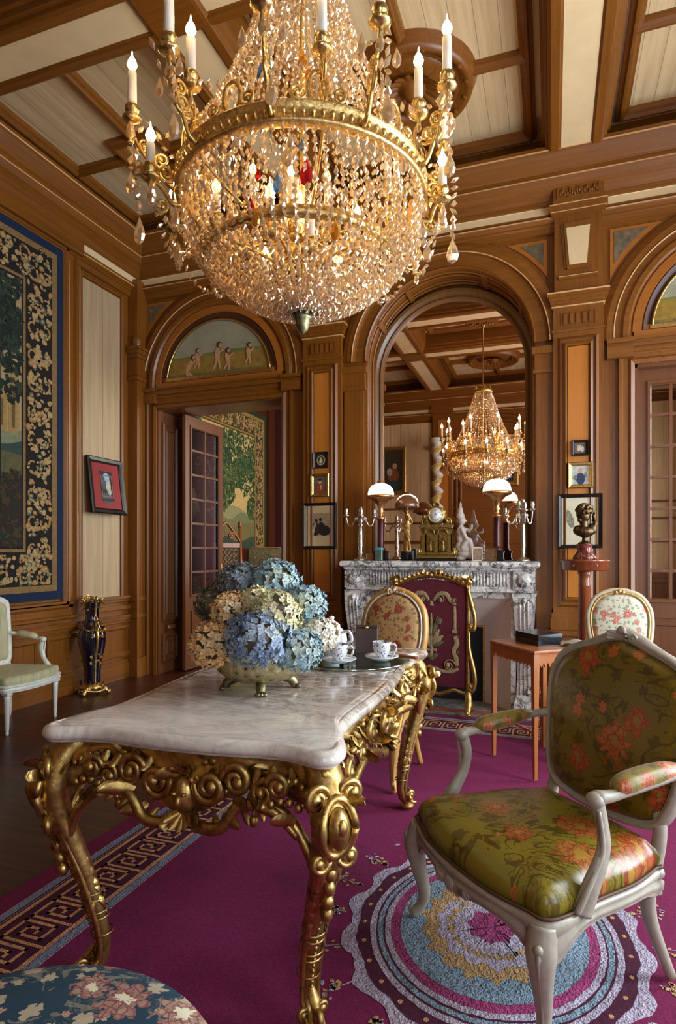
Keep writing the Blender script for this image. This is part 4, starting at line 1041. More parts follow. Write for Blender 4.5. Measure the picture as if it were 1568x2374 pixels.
gc = fauteuil('upholstered_armchair', 'grey-painted carved armchair in green and coral floral silk on the carpet medallion', (-.05, 2.05, .0155), math.radians(-48.6), PAINT_G, SILK_G, SILK_GB, SILK_GA, backo=GB, carve=True, dome=.098, fwk=.62, piping=plain('brown_braid', srgb(96, 58, 34), .6))
# chair between the table and the fireplace
MBK = [(0, .60), (.12, .61), (.165, .64), (.185, .72), (.19, .82), (.172, .92), (.115, .99), (.05, 1.02), (0, 1.03)]
fauteuil('upholstered_chair', 'gilt chair with a beige floral tapestry back between the table and the fire screen', (-1.0, 3.45, .0155), math.radians(-12), woodm('gilded_chair_wood', srgb(150, 96, 40), srgb(206, 160, 90), 'z', .3), BEIGE_F, BEIGE_F, BEIGE_F, wf=.50, wb=.40, d=.44, h=.40, dome=.06, backo=MBK, lean=.16, arms=False, carve=True, gild=PAINT_W)
fauteuil('upholstered_chair', 'cream and gilt chair with a pink rose tapestry back beside the pedestal', (.455, 4.27, .0155), math.radians(4), plain('cream_gilt_paint', srgb(206, 186, 150), .35, 0, .1, 20), WHITE_F, WHITE_F, WHITE_F, wf=.46, wb=.38, d=.42, h=.40, dome=.06, backo=[(0, .60), (.10, .61), (.145, .64), (.165, .72), (.175, .82), (.165, .90), (.12, .97), (.05, 1.0), (0, 1.005)], lean=.16, arms=False, gild=GOLD_B)
fauteuil('upholstered_armchair', 'white-painted armchair with pale green brocade seat beside the left wall', (-3.88, 3.52, .0), math.radians(96), PAINT_W, LEFT_F, LEFT_F, LEFT_F, wf=.56, wb=.48, d=.44, h=.36, dome=.07, backo=[(0, .45), (.15, .45), (.20, .46), (.215, .55), (.22, .70), (.22, .86), (.20, .90), (.1, .93), (0, .94)], lean=.08, armz=.62, legs='taper')
# blue tapestry stool in the near corner
so = thing('upholstered_stool', 'round stool with blue rose tapestry seat nearest the camera', 'stool', (-.80, .66, .0155))
bb = MB(); bb.lathe([(0, .395), (.34, .395), (.365, .405), (.372, .42), (.362, .437), (.32, .452), (.22, .462), (.1, .466), (0, .467)], (0, 0, 0), 64); bb.build('seat_cushion', [STOOL_F], so)
bb = MB(); bb.lathe([(.30, .33), (.355, .33), (.362, .345), (.352, .36), (.366, .38), (.368, .395), (.30, .395)], (0, 0, 0), 48); bb.build('seat_rail', [GOLD], so)
for k in range(4):
    a = PI/4+k*PI/2; d = V((math.cos(a), math.sin(a), 0)); bb = MB()
    bb.tube(cat([d*.31+UP*.35, d*.35+UP*.28, d*.33+UP*.16, d*.30+UP*.06, d*.33+UP*.012], 5), [.035, .036, .022, .016, .02], 9); bb.build('leg', [GOLD], so)
# side table
A_, B_, C_, D_ = V((-.36, 3.98, 0)), V((-.09, 3.60, 0)), V((-.05, 4.26, 0)), V((.22, 3.88, 0))
st_ = thing('side_table', 'small satinwood side table with toothed apron behind the green armchair', 'table', ((A_+D_)/2+V((0, 0, .0155)))[:], 0); st_.scale = (1, 1, .98)
cn = (A_+D_)/2; cr = [A_-cn, B_-cn, D_-cn, C_-cn]
bb = MB()
def scaled(k, z): return [V((p.x*k, p.y*k, z)) for p in cr]
bb.rings([scaled(1.04, .728), scaled(1.055, .735), scaled(1.055, .742), scaled(1.04, .748)], True, 0, False); bb.build('table_top', [W_TABLE], st_)
for i in range(4):
    p, q2 = cr[i]*.97, cr[(i+1) % 4]*.97; L = (q2-p).length; t = (q2-p)/L; n = V((t.y, -t.x, 0)); bb = MB()
    nt_ = 11; bb.prism([p+UP*.672, q2+UP*.672, q2+UP*.728, p+UP*.728], n*-.012)
    for k in range(nt_):
        a = .03+(L-.06)*k/nt_; w_ = (L-.06)/nt_
        bb.prism([p+t*a+UP*.673, p+t*(a+w_)+UP*.673, p+t*(a+w_*.55)+UP*.648, p+t*(a+w_*.45)+UP*.648], n*-.012)
    bb.build('apron', [W_TABLE], st_)
for p in cr:
    bb = MB(); e = .017; t = (cr[1]-cr[0]).normalized(); n = V((t.y, -t.x, 0)); p = p*.96
    bb.rings([[p+t*a*e*k+n*b*e*k+UP*z for a, b in ((-1, -1), (1, -1), (1, 1), (-1, 1))] for z, k in ((0, .55), (.3, .75), (.65, 1), (.728, 1))], True, 0, False); bb.build('leg', [W_TABLE], st_)
for i in (0, 2):
    bb = MB(); bb.tube([cr[i]*.96+UP*.27, cr[i+1]*.96+UP*.27], .008, 6); bb.build('stretcher', [W_TABLE], st_)
bx = [V((-.216, 3.978, 0)), V((-.075, 3.785, 0)), V((.06, 3.93, 0)), V((-.081, 4.123, 0))]; bc = sum(bx, V((0, 0, 0)))/4
bb = MB(); bb.rings([[p-bc+UP*z for p in bx] for z in (0, .058, .062, .066)], True, 0, False)
tag(bb.build('black_box', [plain('black_glossy_card', (.012, .012, .014), .12)], None, (bc.x, bc.y, .748)), 'shallow glossy black box lying on the satinwood side table', 'box')
bb = MB()
bb.grid(lambda u, v: V((.19*u, (v-.5)*.12*(.75+.3*math.sin(3*u)),   .004+.030*abs(math.sin(u*7+v*5))*math.sin(PI*min(1, .1+u*.85)))), 24, 10)
cl = bb.build('paper_tissue', [plain('white_tissue', srgb(214, 206, 186), .7, 0, .2, 12)], None, (.045, 3.875, .7505), (0, 0, .0)); tag(cl, 'crumpled off-white tissue beside the black box on the side table', 'tissue')
cl.modifiers.new('s', 'SOLIDIFY').thickness = .002
# magazine rack glimpsed under the side table
mr_ = thing('wooden_magazine_rack', 'small spindled wooden rack on the floor behind the side table', 'rack', (.03, 4.46, .0155), .4)
for s_ in (-1, 1):
    bb = MB(); bb.tube([(-.15, s_*.09, .33), (.15, s_*.09, .33)], .011, 6).tube([(-.14, s_*.05, .1), (.14, s_*.05, .1)], .010, 6)
    for k in range(6): bb.tube([(-.13+k*.052, s_*.05, .1), (-.14+k*.056, s_*.09, .33)], .006, 6)
    bb.build('side', [W_TABLE], mr_)
bb = MB().box(-.14, .14, -.05, .05, .09, .105)
for sx in (-1, 1):
    for sy in (-1, 1): bb.tube([(sx*.12, sy*.05, .1), (sx*.14, sy*.08, 0)], .009, 6)
bb.build('base', [W_TABLE], mr_)
bb = MB(); bb.grid(lambda u, v: V(((u-.5)*.24, .03*math.sin(v*PI*2), .10+.26*v+.03*math.sin(u*5))), 8, 8)
rl = MB().tube([(-.11, 0, 0), (.11, .01, .02)], [.04, .055, .05, .03], 10).build('rolled_cushion', [plain('beige_cushion', srgb(150, 116, 84), .8, 0, .2, 14)], None, (.04, 4.46, .33), (0, -.5, .4)); tag(rl, 'small beige bundle lying in the spindled wooden rack', 'cushion')
# pedestal + bust
pd = thing('round_pedestal', 'tall mahogany pedestal with round drum top beside the fireplace', 'pedestal', (.239, 5.045, 0))
MB().lathe([(0, 1.155), (.045, 1.155), (.05, 1.165), (.15, 1.17), (.17, 1.178), (.17, 1.235), (.178, 1.238), (.182, 1.246), (.178, 1.254), (0, 1.254)], (0, 0, 0), 40).build('drum_top', [W_MAHOG], pd)
MB().lathe([(.05, .10), (.056, .12), (.048, .14), (.050, .6), (.045, 1.05), (.048, 1.055), (.044, 1.06), (.044, 1.13), (.054, 1.15), (.05, 1.16)], (0, 0, 0), 24).build('column', [W_MAHOG], pd)
MB().lathe([(0, 0), (.16, 0), (.165, .02), (.15, .035), (.08, .05), (.05, .08), (.045, .11), (0, .11)], (0, 0, 0), 24).build('base', [W_MAHOG], pd)
for a in (-2.1, -1.1): MB().blob((.171*math.cos(a), .171*math.sin(a), 1.207), (.008, .008, .008), 0, 8, 6).build('knob', [GOLD_B], pd)
def remesh(o, vs, smooth=4):
    r = o.modifiers.new('r', 'REMESH'); r.mode = 'VOXEL'; r.voxel_size = vs; r.use_smooth_shade = True
    s_ = o.modifiers.new('sm', 'SMOOTH'); s_.iterations = smooth; s_.factor = .6
    return o
bs = thing('bronze_bust', 'dark bronze bust on a red marble socle standing on the round pedestal', 'bust', (.239, 5.045, 1.2545))
MB().lathe([(0, 0), (.085, 0), (.088, .012), (.078, .028), (.062, .05), (.052, .068), (.054, .10), (.062, .108), (.06, .118), (0, .118)], (0, 0, 0), 32).build('socle', [MARBLE_R], bs)
bb = MB()
bb.lathe([(0, .115), (.05, .117), (.048, .128), (.022, .14), (.018, .165), (.03, .18), (.0, .19)], (0, 0, 0), 20)
bb.blob((.0, 0, .215), (.075, .05, .045), 0, 16, 10); bb.blob((.055, 0, .235), (.035, .035, .045), 0); bb.blob((-.05, 0, .225), (.035, .035, .04), 0)
bb.tube([(0, 0, .22), (-.005, -.005, .27), (-.012, -.01, .31)], [.038, .03, .034], 12)
bb.blob((-.012, -.012, .345), (.050, .048, .062), 0, 16, 12, Matrix.Rotation(-.3, 3, 'Y'))
bb.blob((-.05, -.03, .335), (.012, .012, .016), 0); bb.blob((-.038, -.035, .30), (.018, .016, .014), 0)
for k in range(70):
    a = rg.uniform(0, 6.28); u = rg.uniform(-.25, 1); r = math.sqrt(max(0, 1-u*u))
    p = V((-.002+.058*r*math.cos(a), -.004+.056*r*math.sin(a), .362+.056*u))
    if p.x < -.035 and p.z < .37: continue
    bb.blob(p, (.014, .014, .013), 0, 7, 5)
bb.tube(cat([(-.065, -.02, .375), (-.02, -.035, .42), (.05, -.02, .40), (.07, 0, .35), (.06, .01, .29)], 5), .014, 7)
bb.tube(cat([(.06, 0, .34), (.075, -.01, .28), (.07, -.02, .24)], 5), [.012, .016, .008], 7)
remesh(bb.build('figure', [BRONZE], bs), .004, 3)
# ================================================================ carpet
def carpet_mat(name, col, sc=420, b=.6, var=.25):
    if sc < 350 and sc > 210: var = .36; sc *= .55
    t = NT(name); n1 = t.noise(sc, None, 2); n2 = t.noise(7, None, 3); n3 = t.noise(60, None, 3)
    f = t.math('MULTIPLY_ADD', n1, .45, t.math('MULTIPLY_ADD', n2, .25, t.math('MULTIPLY', n3, .3)))
    c = t.ramp(f, [(.35, tuple(x*(1-var*1.6) for x in col)), (.62, col)])
    t.bump(t.math('ADD', n1, n3), b, .012)
    return t.set(Base_Color=c, Roughness=.95, Sheen_Weight=.0)
CP_ = carpet_mat('magenta_pile', srgb(134, 10, 76)); CPD = carpet_mat('dark_magenta_pile', srgb(84, 4, 48)); CBL = carpet_mat('grey_blue_wool', srgb(150, 158, 184), 300, .8)
CAPR = carpet_mat('apricot_wool', srgb(240, 174, 118), 300, .8); CWH = carpet_mat('pale_mauve_wool', srgb(206, 190, 208), 260, 1.0); CPK = carpet_mat('rose_wool', srgb(176, 62, 118), 260, .9)
CSK = carpet_mat('sky_blue_wool', srgb(146, 168, 184), 230, 1.0); CGD = carpet_mat('straw_wool', srgb(206, 164, 108), 230, 1.0)
cm = MB(); CX0, CX1, CY0, CY1 = -1.955, 1.60, -.55, 4.87
cm.box(CX0, CX1, CY0, CY1, .0005, .004, 0)
lay = {'z': .008}
def flat(pts, m, z): cm.poly([V((x, y, .004+(z-.008)*.95)) for x, y in pts], m)
def rect(x0, x1, y0, y1, m, z): flat([(x0, y0), (x1, y0), (x1, y1), (x0, y1)], m, z)
# border bands run round the four sides; u is the distance in from the edge
def band(u0, u1, m, z):
    rect(CX0+u0, CX0+u1, CY0+u0, CY1-u0, m, z); rect(CX1-u1, CX1-u0, CY0+u0, CY1-u0, m, z)
    rect(CX0+u1, CX1-u1, CY1-u1, CY1-u0, m, z)
band(.098, .432, 1, .0088)
for u in (.100, .402): band(u, u+.028, 2, .0096)
for u in (.094, .432): band(u, u+.005, 4, .0094)
for u in (.147, .378): band(u, u+.017, 3, .0096)
for u in (.136, .396): band(u, u+.003, 4, .0094)
# greek key between u=.162 and u=.380, built of straight strips
KP = .127
def key(pt):      # pt(s, u) -> (x, y); one meander unit, s along, u across (0..1)
    w = .0135
    U = lambda a: .170+a*.205
    def seg(s0, u0, s1, u1):
        a0, a1 = min(s0, s1), max(s0, s1); b0, b1 = min(u0, u1), max(u0, u1)
        p = [pt(a0*KP-w/2, U(b0)-w/2), pt(a1*KP+w/2, U(b0)-w/2), pt(a1*KP+w/2, U(b1)+w/2), pt(a0*KP-w/2, U(b1)+w/2)]
        flat(p, 3, .0096)
    # two interlocked spirals
    for s0, u0, s1, u1 in ((0, .97, 0, .16), (0, .16, .80, .16), (.80, .16, .80, .80), (.80, .80, .24, .80), (.24, .80, .24, .36), (.24, .36, .58, .36), (.58, .36, .58, .60), (.58, .60, .42, .60)):
        seg(s0, u0, s1, u1)
nk = int((CY1-CY0-.3)/KP)
for k in range(nk):
    y = CY0+.2+k*KP
    key(lambda s_, u, y=y: (CX0+u, y+s_))
    if y > 2.5: key(lambda s_, u, y=y: (CX1-u, y+s_))
for k in range(int((CX1-CX0-.8)/KP)):
    x = CX0+.42+k*KP
    key(lambda s_, u, x=x: (x+s_, CY1-u))
# medallion
MX, MY, EX, EY = -.195, 2.15, .885, 1.03
rm = random.Random(4)
def wob(R, amp, n=140, ph=0, lob=0, la=0):
    return [(MX+EX*(R*(1+la*math.cos(lob*2*PI*i/n))+rm.uniform(-amp, amp))*math.cos(2*PI*i/n+ph), MY+EY*(R*(1+la*math.cos(lob*2*PI*i/n))+rm.uniform(-amp, amp))*math.sin(2*PI*i/n+ph)) for i in range(n)]
def disc(R, m, z, amp=.0025, lob=0, la=0):
    w_ = wob(R, amp, 140, 0, lob, la); zz = .004+(z-.008)*.95
    cm.add([V((MX, MY, zz))]+[V((x, y, zz)) for x, y in w_], [(0, 1+i, 1+(i+1) % 140) for i in range(140)], m)
disc(.56, 4, .0092, .006, 16, .035); disc(.515, 1, .0098, .004, 16, .012)
disc(.468, 4, .0104); disc(.445, 1, .0108); disc(.438, 6, .0112); disc(.418, 1, .0116); disc(.411, 4, .0120); disc(.388, 5, .0126, .003); disc(.352, 6, .0132, .003)
disc(.262, 7, .0138, .010, 18, .05); disc(.205, 4, .0144, .010, 14, .05); disc(.165, 7, .0148, .012, 18, .06); disc(.145, 4, .0154, .012); disc(.085, 5, .0158, .01, 8, .1);
for k in range(30):
    a = 2*PI*k/30; r = .492; flat([(MX+EX*(r*math.cos(a)+.009*math.cos(t)), MY+EY*(r*math.sin(a)+.009*math.sin(t))) for t in [i*PI/3 for i in range(6)]], 3, .0103)
def sprig(a, r0, L):
    c, s_ = math.cos(a), math.sin(a)
    for j in range(16):
        t = rm.random(); w = (.012+.055*t)*rm.uniform(-1, 1); r = r0+L*t
        x = MX+EX*(r*c-w*s_); y = MY+EY*(r*s_+w*c); q_ = rm.uniform(.005, .011); an = rm.uniform(0, 3)
        flat([(x+q_*math.cos(an+i*PI/3)*(1 if i % 3 else 1.5), y+q_*math.sin(an+i*PI/3)*(1 if i % 3 else 1.5)) for i in range(6)], 7 if j % 4 else 4, .0098)
    flat([(MX+EX*((r0-.01)*c-.003*s_), MY+EY*((r0-.01)*s_+.003*c)), (MX+EX*((r0-.01)*c+.003*s_), MY+EY*((r0-.01)*s_-.003*c)), (MX+EX*((r0+L)*c), MY+EY*((r0+L)*s_))], 4, .0094)
for k in range(20): sprig(2*PI*k/20+.12, .585, .13)
cpt = cm.build('patterned_carpet', [CP_, CPD, CBL, CAPR, CWH, CPK, CSK, CGD])
tag(cpt, 'large magenta carpet with greek key border and round blue medallion', 'carpet')
# ================================================================ table ware and flowers
TZ = .809
bw = thing('footed_flower_bowl', 'round chased brass bowl on paw feet holding the hydrangeas on the marble table', 'bowl', (-1.0, 1.985, TZ))
BRS = NT('chased_brass_bowl')
_v = BRS.vor(30); _n = BRS.noise(36, None, 3, .5, 2)
BRS.bump(BRS.math('ADD', _v, _n), .6, .006)
BRS = BRS.set(Base_Color=BRS.ramp(_v, [(.10, (.03, .02, .01)), (.2, (.36, .30, .14)), (.55, (.58, .50, .28))]), Metallic=.85, Roughness=.36)
MB().lathe([(0, .03), (.08, .032), (.125, .048), (.155, .075), (.166, .105), (.163, .130), (.168, .138), (.164, .142), (.158, .135), (.160, .105), (.148, .075), (.08, .045), (0, .043)], (0, 0, 0), 48).build('bowl_body', [BRS], bw)
for k in range(4):
    a = math.radians(-62+k*90); d = V((math.cos(a), math.sin(a), 0)); bb = MB()
    bb.tube(cat([d*.085+UP*.045, d*.115+UP*.03, d*.125+UP*.012], 4), [.020, .017, .015], 8)
    for s_ in (-1, 0, 1): bb.blob(d*.137+V((-d.y, d.x, 0))*s_*.012+UP*.008, (.011, .009, .008), 0, 7, 5)
    bb.build('paw_foot', [PEWTER], bw)
def petal_mat(name, a, b2, c):
    t = NT(name); n_ = t.noise(9, None, 3); col = t.ramp(n_, [(.34, a), (.5, b2), (.66, c)])
    return t.set(Base_Color=col, Roughness=.6, Sheen_Weight=.2)
PB1 = petal_mat('petals_sky_blue', srgb(104, 136, 156), srgb(150, 176, 188), srgb(200, 210, 196))
PB2 = petal_mat('petals_violet_blue', srgb(84, 102, 138), srgb(132, 150, 180), srgb(194, 202, 208))
PB3 = petal_mat('petals_slate_green', srgb(76, 78, 74), srgb(110, 118, 120), srgb(132, 140, 160))
PC1 = petal_mat('petals_cream_peach', srgb(226, 156, 84), srgb(240, 192, 128), srgb(246, 222, 180))  # peach-cream petals with the orange of warm light put into the colour
PC2 = petal_mat('petals_cream_green', srgb(190, 186, 120), srgb(224, 212, 160), srgb(238, 224, 190))
PC3 = petal_mat('petals_ivory', srgb(232, 204, 160), srgb(242, 228, 206), srgb(248, 240, 228))
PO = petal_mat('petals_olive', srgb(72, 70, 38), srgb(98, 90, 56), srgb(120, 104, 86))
CENT = plain('flower_eye', srgb(180, 196, 140), .6)
rf = random.Random(9)
def hydrangea(label, x, y, z, R, mat, n=120, leafy=False):
    bb = MB(); Rz = R*.88
    n = int(n*1.9)
    for i in range(n):
        u = 1-2*(i+.5)/n; a = i*2.39996; r = math.sqrt(max(0, 1-u*u))
        nrm = V((r*math.cos(a), r*math.sin(a), u))
        if u < -.75: continue
        nrm = (nrm+V((rf.uniform(-.25, .25), rf.uniform(-.25, .25), rf.uniform(-.2, .2)))).normalized()
        c = V((nrm.x*R, nrm.y*R, nrm.z*Rz))*rf.uniform(.88, 1.08)
        sx_, sy_ = frame_of(nrm); th = rf.uniform(0, 1.57); ps = rf.uniform(.0085, .0135)
        for k in range(4):
            d = sx_*math.cos(th+k*PI/2)+sy_*math.sin(th+k*PI/2); e = nrm.cross(d); up_ = rf.uniform(-.2, 1.0)
            p0 = c; p1 = c+d*ps*.6+e*ps*.62+nrm*ps*.25*up_; p2 = c+d*ps*1.3+nrm*ps*up_; p3 = c+d*ps*.6-e*ps*.62+nrm*ps*.25*up_; pm = c+d*ps*.7+nrm*ps*(.05+.1*up_)
            bb.add([p0, p1, p2, p3, pm], [(0, 1, 4), (1, 2, 4), (2, 3, 4), (3, 0, 4)], 0, True)
        bb.blob(c+nrm*.003, .0025, 1, 5, 3)
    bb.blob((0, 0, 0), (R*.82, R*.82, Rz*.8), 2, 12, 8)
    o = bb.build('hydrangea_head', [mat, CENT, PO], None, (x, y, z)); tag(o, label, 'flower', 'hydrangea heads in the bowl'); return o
H = [('blue-violet hydrangea head, frontmost and lowest in the bowl', 600, 1482, 2.02, .108, PB2, 170), ('small sky-blue hydrangea head at the lower right of the bouquet', 690, 1508, 2.06, .082, PB1, 110),
     ('large peach-cream hydrangea head at the far left of the bouquet', 500, 1495, 2.12, .092, PC1, 140), ('peach hydrangea head above the big peach one on the left', 540, 1415, 2.16, .072, PC1, 90),
     ('cream-green hydrangea head in the centre above the blue-violet one', 640, 1425, 2.07, .088, PC2, 120), ('ivory hydrangea head at the far right beside the teapot', 740, 1472, 2.18, .066, PC3, 110),
     ('pale blue hydrangea head at the right shoulder of the bouquet', 705, 1402, 2.20, .078, PB1, 110), ('large pale blue hydrangea head at the very top of the bouquet', 638, 1352, 2.28, .095, PB1, 140),
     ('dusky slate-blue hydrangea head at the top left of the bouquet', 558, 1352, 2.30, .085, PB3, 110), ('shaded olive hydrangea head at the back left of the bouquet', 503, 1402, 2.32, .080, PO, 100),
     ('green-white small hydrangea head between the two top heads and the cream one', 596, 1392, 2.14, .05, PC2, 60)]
for lab, px, py, zz, R, m, n in H:
    r = (px-784)/1406*zz; z = 1.3+(1283-py)/1406*zz; t_ = math.atan(496/1406); s_, c_ = math.sin(t_), math.cos(t_)
    hydrangea(lab, round(-s_*zz+c_*r, 3), round(c_*zz+s_*r, 3), round(z, 3), R, m, int(n*1.5))
LEAFM = plain('hydrangea_leaf', srgb(60, 84, 40), .5, 0, .2, 20)
bb = MB()
for px, py, pz, dx, dy, dz in ((-.10, -.06, .15, -1, -.4, .0), (.11, -.02, .2, 1, -.2, .5), (.02, -.10, .16, .3, -1, .2), (-.14, .02, .2, -1, 0, -.2), (.06, .1, .25, .6, .5, .5), (-.02, -.08, .22, -.5, -1, .5)):
    bb.leaf((px, py, pz), (dx, dy, dz), (0, 0, 1), .11, .07, .35, 0, 2, .001)
for k in range(10):
    a = k*.63; bb.tube([(.03*math.cos(a), .03*math.sin(a), .05), (.08*math.cos(a), .08*math.sin(a), .26)], .004, 5)
bb.build('stems_and_leaves', [LEAFM], bw)
tr = MB().lathe([(0, 0), (.255, 0), (.272, .004), (.276, .009), (.270, .010), (.252, .006), (0, .006)], (-.875, 2.64, TZ), 64).build('tray', [glass('tray_glass', (.75, .85, .82), .03, .4)])
tag(tr, 'round glass tray under the coffee cups at the far end of the marble table', 'tray')
def porc():
    t = NT('floral_porcelain'); x, y, z = t.xyz(); v = t.n('CombineXYZ', {0: t.math('ARCTAN2', y, x), 1: t.math('MULTIPLY', z, 24), 2: 0}).outputs[0]
    p, c, e, cr = flowers(t, v, 1.9, 5, .34, .3, .9, .3); n_ = t.noise(5, v, 2); g = t.math('LESS_THAN', t.math('ABSOLUTE', t.math('SUBTRACT', n_, .5)), .018)
    col = t.mix(g, (.84, .82, .80), srgb(70, 84, 110)); col = t.mix(p, col, srgb(96, 104, 140)); col = t.mix(c, col, srgb(190, 80, 80))
    return t.set(Base_Color=col, Roughness=.1)
PORC = porc()
def cup(x, y, rz, label):
    o = thing('coffee_cup', label, 'cup', (x, y, TZ+.020), rz, 'coffee cups on the tray')
    MB().lathe([(0, 0), (.026, 0), (.024, .006), (.033, .02), (.039, .042), (.043, .072), (.041, .073), (.037, .045), (.03, .02), (0, .01)], (0, 0, 0), 32).build('cup_body', [PORC], o)
    MB().tube(cat([(.039, 0, .058), (.058, 0, .064), (.066, 0, .045), (.055, 0, .024), (.037, 0, .026)], 6), .005, 8).build('handle', [PORC], o)
    s2 = MB().lathe([(0, 0), (.035, 0), (.04, .004), (.066, .012), (.078, .019), (.077, .022), (.064, .016), (.03, .008), (0, .008)], (x, y, TZ+.010), 36).build('saucer', [PORC])
    return s2
s1 = cup(-.885, 2.52, math.radians(0), 'white floral coffee cup with the left saucer on the glass tray'); tag(s1, 'white floral saucer under the left coffee cup', 'saucer', 'saucers on the tray')
s1 = cup(-.725, 2.65, math.radians(0), 'white floral coffee cup nearest the dark box on the right of the tray'); tag(s1, 'white floral saucer under the right coffee cup', 'saucer', 'saucers on the tray')
tp = thing('teapot', 'white porcelain teapot half hidden behind the ivory hydrangea', 'teapot', (-.985, 2.70, TZ+.010), 2.8)
MB().lathe([(0, 0), (.04, 0), (.038, .012), (.06, .035), (.075, .07), (.07, .105), (.045, .13), (.04, .135), (0, .135)], (0, 0, 0), 32).build('pot_body', [WHITE_P], tp)
MB().lathe([(0, .135), (.042, .135), (.04, .145), (.02, .16), (.01, .165), (.014, .175), (.012, .183), (0, .186)], (0, 0, 0), 24).build('lid', [WHITE_P], tp)
MB().tube(cat([(.06, 0, .04), (.10, 0, .06), (.115, 0, .10), (.135, 0, .125)], 6), [.018, .014, .010, .008], 10).build('spout', [WHITE_P], tp)
MB().tube(cat([(-.06, 0, .11), (-.105, 0, .12), (-.12, 0, .08), (-.065, 0, .05)], 6), .007, 8).build('handle', [WHITE_P], tp)
bx_ = thing('upright_leather_box', 'upright dark brown box standing behind the coffee cups', 'box', (-.86, 2.86, TZ+.001), math.radians(18))
LEATH = plain('brown_leather', srgb(58, 34, 26), .5, 0, .1, 30, .1)
MB().bev(-.055, .055, -.02, .02, 0, .125, .004).build('box_body', [LEATH], bx_)
MB().bev(-.055, .055, -.02, .02, .127, .137, .003).build('lid', [LEATH], bx_)
MB().blob((0, -.02, .128), (.01, .004, .007), 0, 8, 5).build('clasp', [GOLD_B], bx_)
tag(MB().bev(-.09, .09, -.012, .012, 0, .012, .003).build('paper_knife_case', [W_MAHOG], None, (-.655, 2.74, TZ+.012), (0, 0, -.45)), 'slim wooden case lying on the tray edge right of the cups', 'case')
# ================================================================ fireplace
fp = thing('marble_fireplace', 'grey and white veined marble fireplace below the arched mirror', 'fireplace', (-.925, 5.0, 0))
X0, X1 = -.835, .835
MB().bev(X0, X1, 0, .78, 1.185, 1.235, .012).bev(X0+.03, X1-.03, .03, .78, 1.155, 1.19, .012).build('mantel_shelf', [MARBLE_F], fp)
bb = MB().box(X0+.07, X1-.07, .09, .49, .99, 1.16).box(X0+.05, X1-.05, .07, .49, .985, 1.01)
for k in range(46):
    x = X0+.24+k*.0262
    if abs(x) < X1-.24: bb.tube([(x, .09, 1.03), (x, .09, 1.14)], .010, 8)
for s_ in (-1, 1):
    bb.box(s_*.715-.085, s_*.715+.085, .065, .49, 1.0, 1.155); bb.lathe([(0, 0), (.05, 0), (.055, .01), (.03, .018), (0, .02)], (s_*.715, .065, 1.08), 16, 0, (0, -1, 0))
bb.build('frieze', [MARBLE_F], fp)
for s_ in (-1, 1):
    bb = MB(); xo = s_*.715
    pr = [(.98, .10, .10), (.93, .085, .065), (.86, .08, .05), (.78, .075, .07), (.6, .065, .11), (.3, .055, .13), (.16, .06, .10), (.10, .075, .07), (0, .09, .05)]
    bb.rings([[V((xo-w, y, z)), V((xo+w, y, z)), V((xo+w, .49, z)), V((xo-w, .49, z))] for z, w, y in pr], True, 0, False)
    for dx in (-.03, 0, .03): bb.tube(cat([(xo+dx, y-.004, z) for z, w, y in pr[1:7]], 4), .008, 6)
    sc2(bb, V((xo, .06, .91)), V((0, -1, 0)), UP, .03, 1, .014, 1.2, 0)
    bb.build('jamb', [MARBLE_F], fp)
    MB().box(s_*.63-.02, s_*.63+.02, .12, .49, 0, .99).build('inner_jamb', [MARBLE_F], fp)
MB().box(-.62, .62, .13, .49, .93, 1.0).build('inner_lintel', [MARBLE_F], fp)
# splayed plaster firebox, lead frame and dark opening
bb = MB()
o_ = [(-.61, .15, 0), (-.61, .15, .93), (.61, .15, .93), (.61, .15, 0)]; i_ = [(-.36, .40, 0), (-.36, .40, .66), (.36, .40, .66), (.36, .40, 0)]
for k in range(3): bb.add([o_[k], o_[k+1], i_[k+1], i_[k]], [(0, 1, 2, 3)])
bb.box(-.63, .63, .45, .49, 0, .95); bb.build('plaster_cheeks', [PLAST], fp)
bb = MB(); bb.sweep([(0, 0), (0, .02), (.015, .02), (.02, .01), (.035, .01), (.045, 0)], [V((-.36, .40, .0)), V((-.36, .40, .66)), V((.36, .40, .66)), V((.36, .40, 0))], (0, -1, 0)); bb.build('brass_surround', [GOLD_B], fp)
MB().box(-.36, .36, .395, .402, 0, .66).build('fire_opening', [BLACK_IN], fp)
hs = thing('hearth_slab', 'low marble hearth slab with terracotta inlay in front of the fireplace', 'hearth', (-.925, 4.9, 0))
MB().box(-.84, .84, 0, .5, .0, .012).build('stone_border', [marble('hearth_stone', (.44, .42, .38), srgb(70, 64, 66), srgb(120, 104, 92), 6, .12, (0, 0, 0), .8, .25)], hs)
MB().box(-.60, .60, .045, .155, .012, .016).build('terracotta_inlay', [plain('terracotta', srgb(150, 84, 62), .5, 0, .15, 15)], hs)
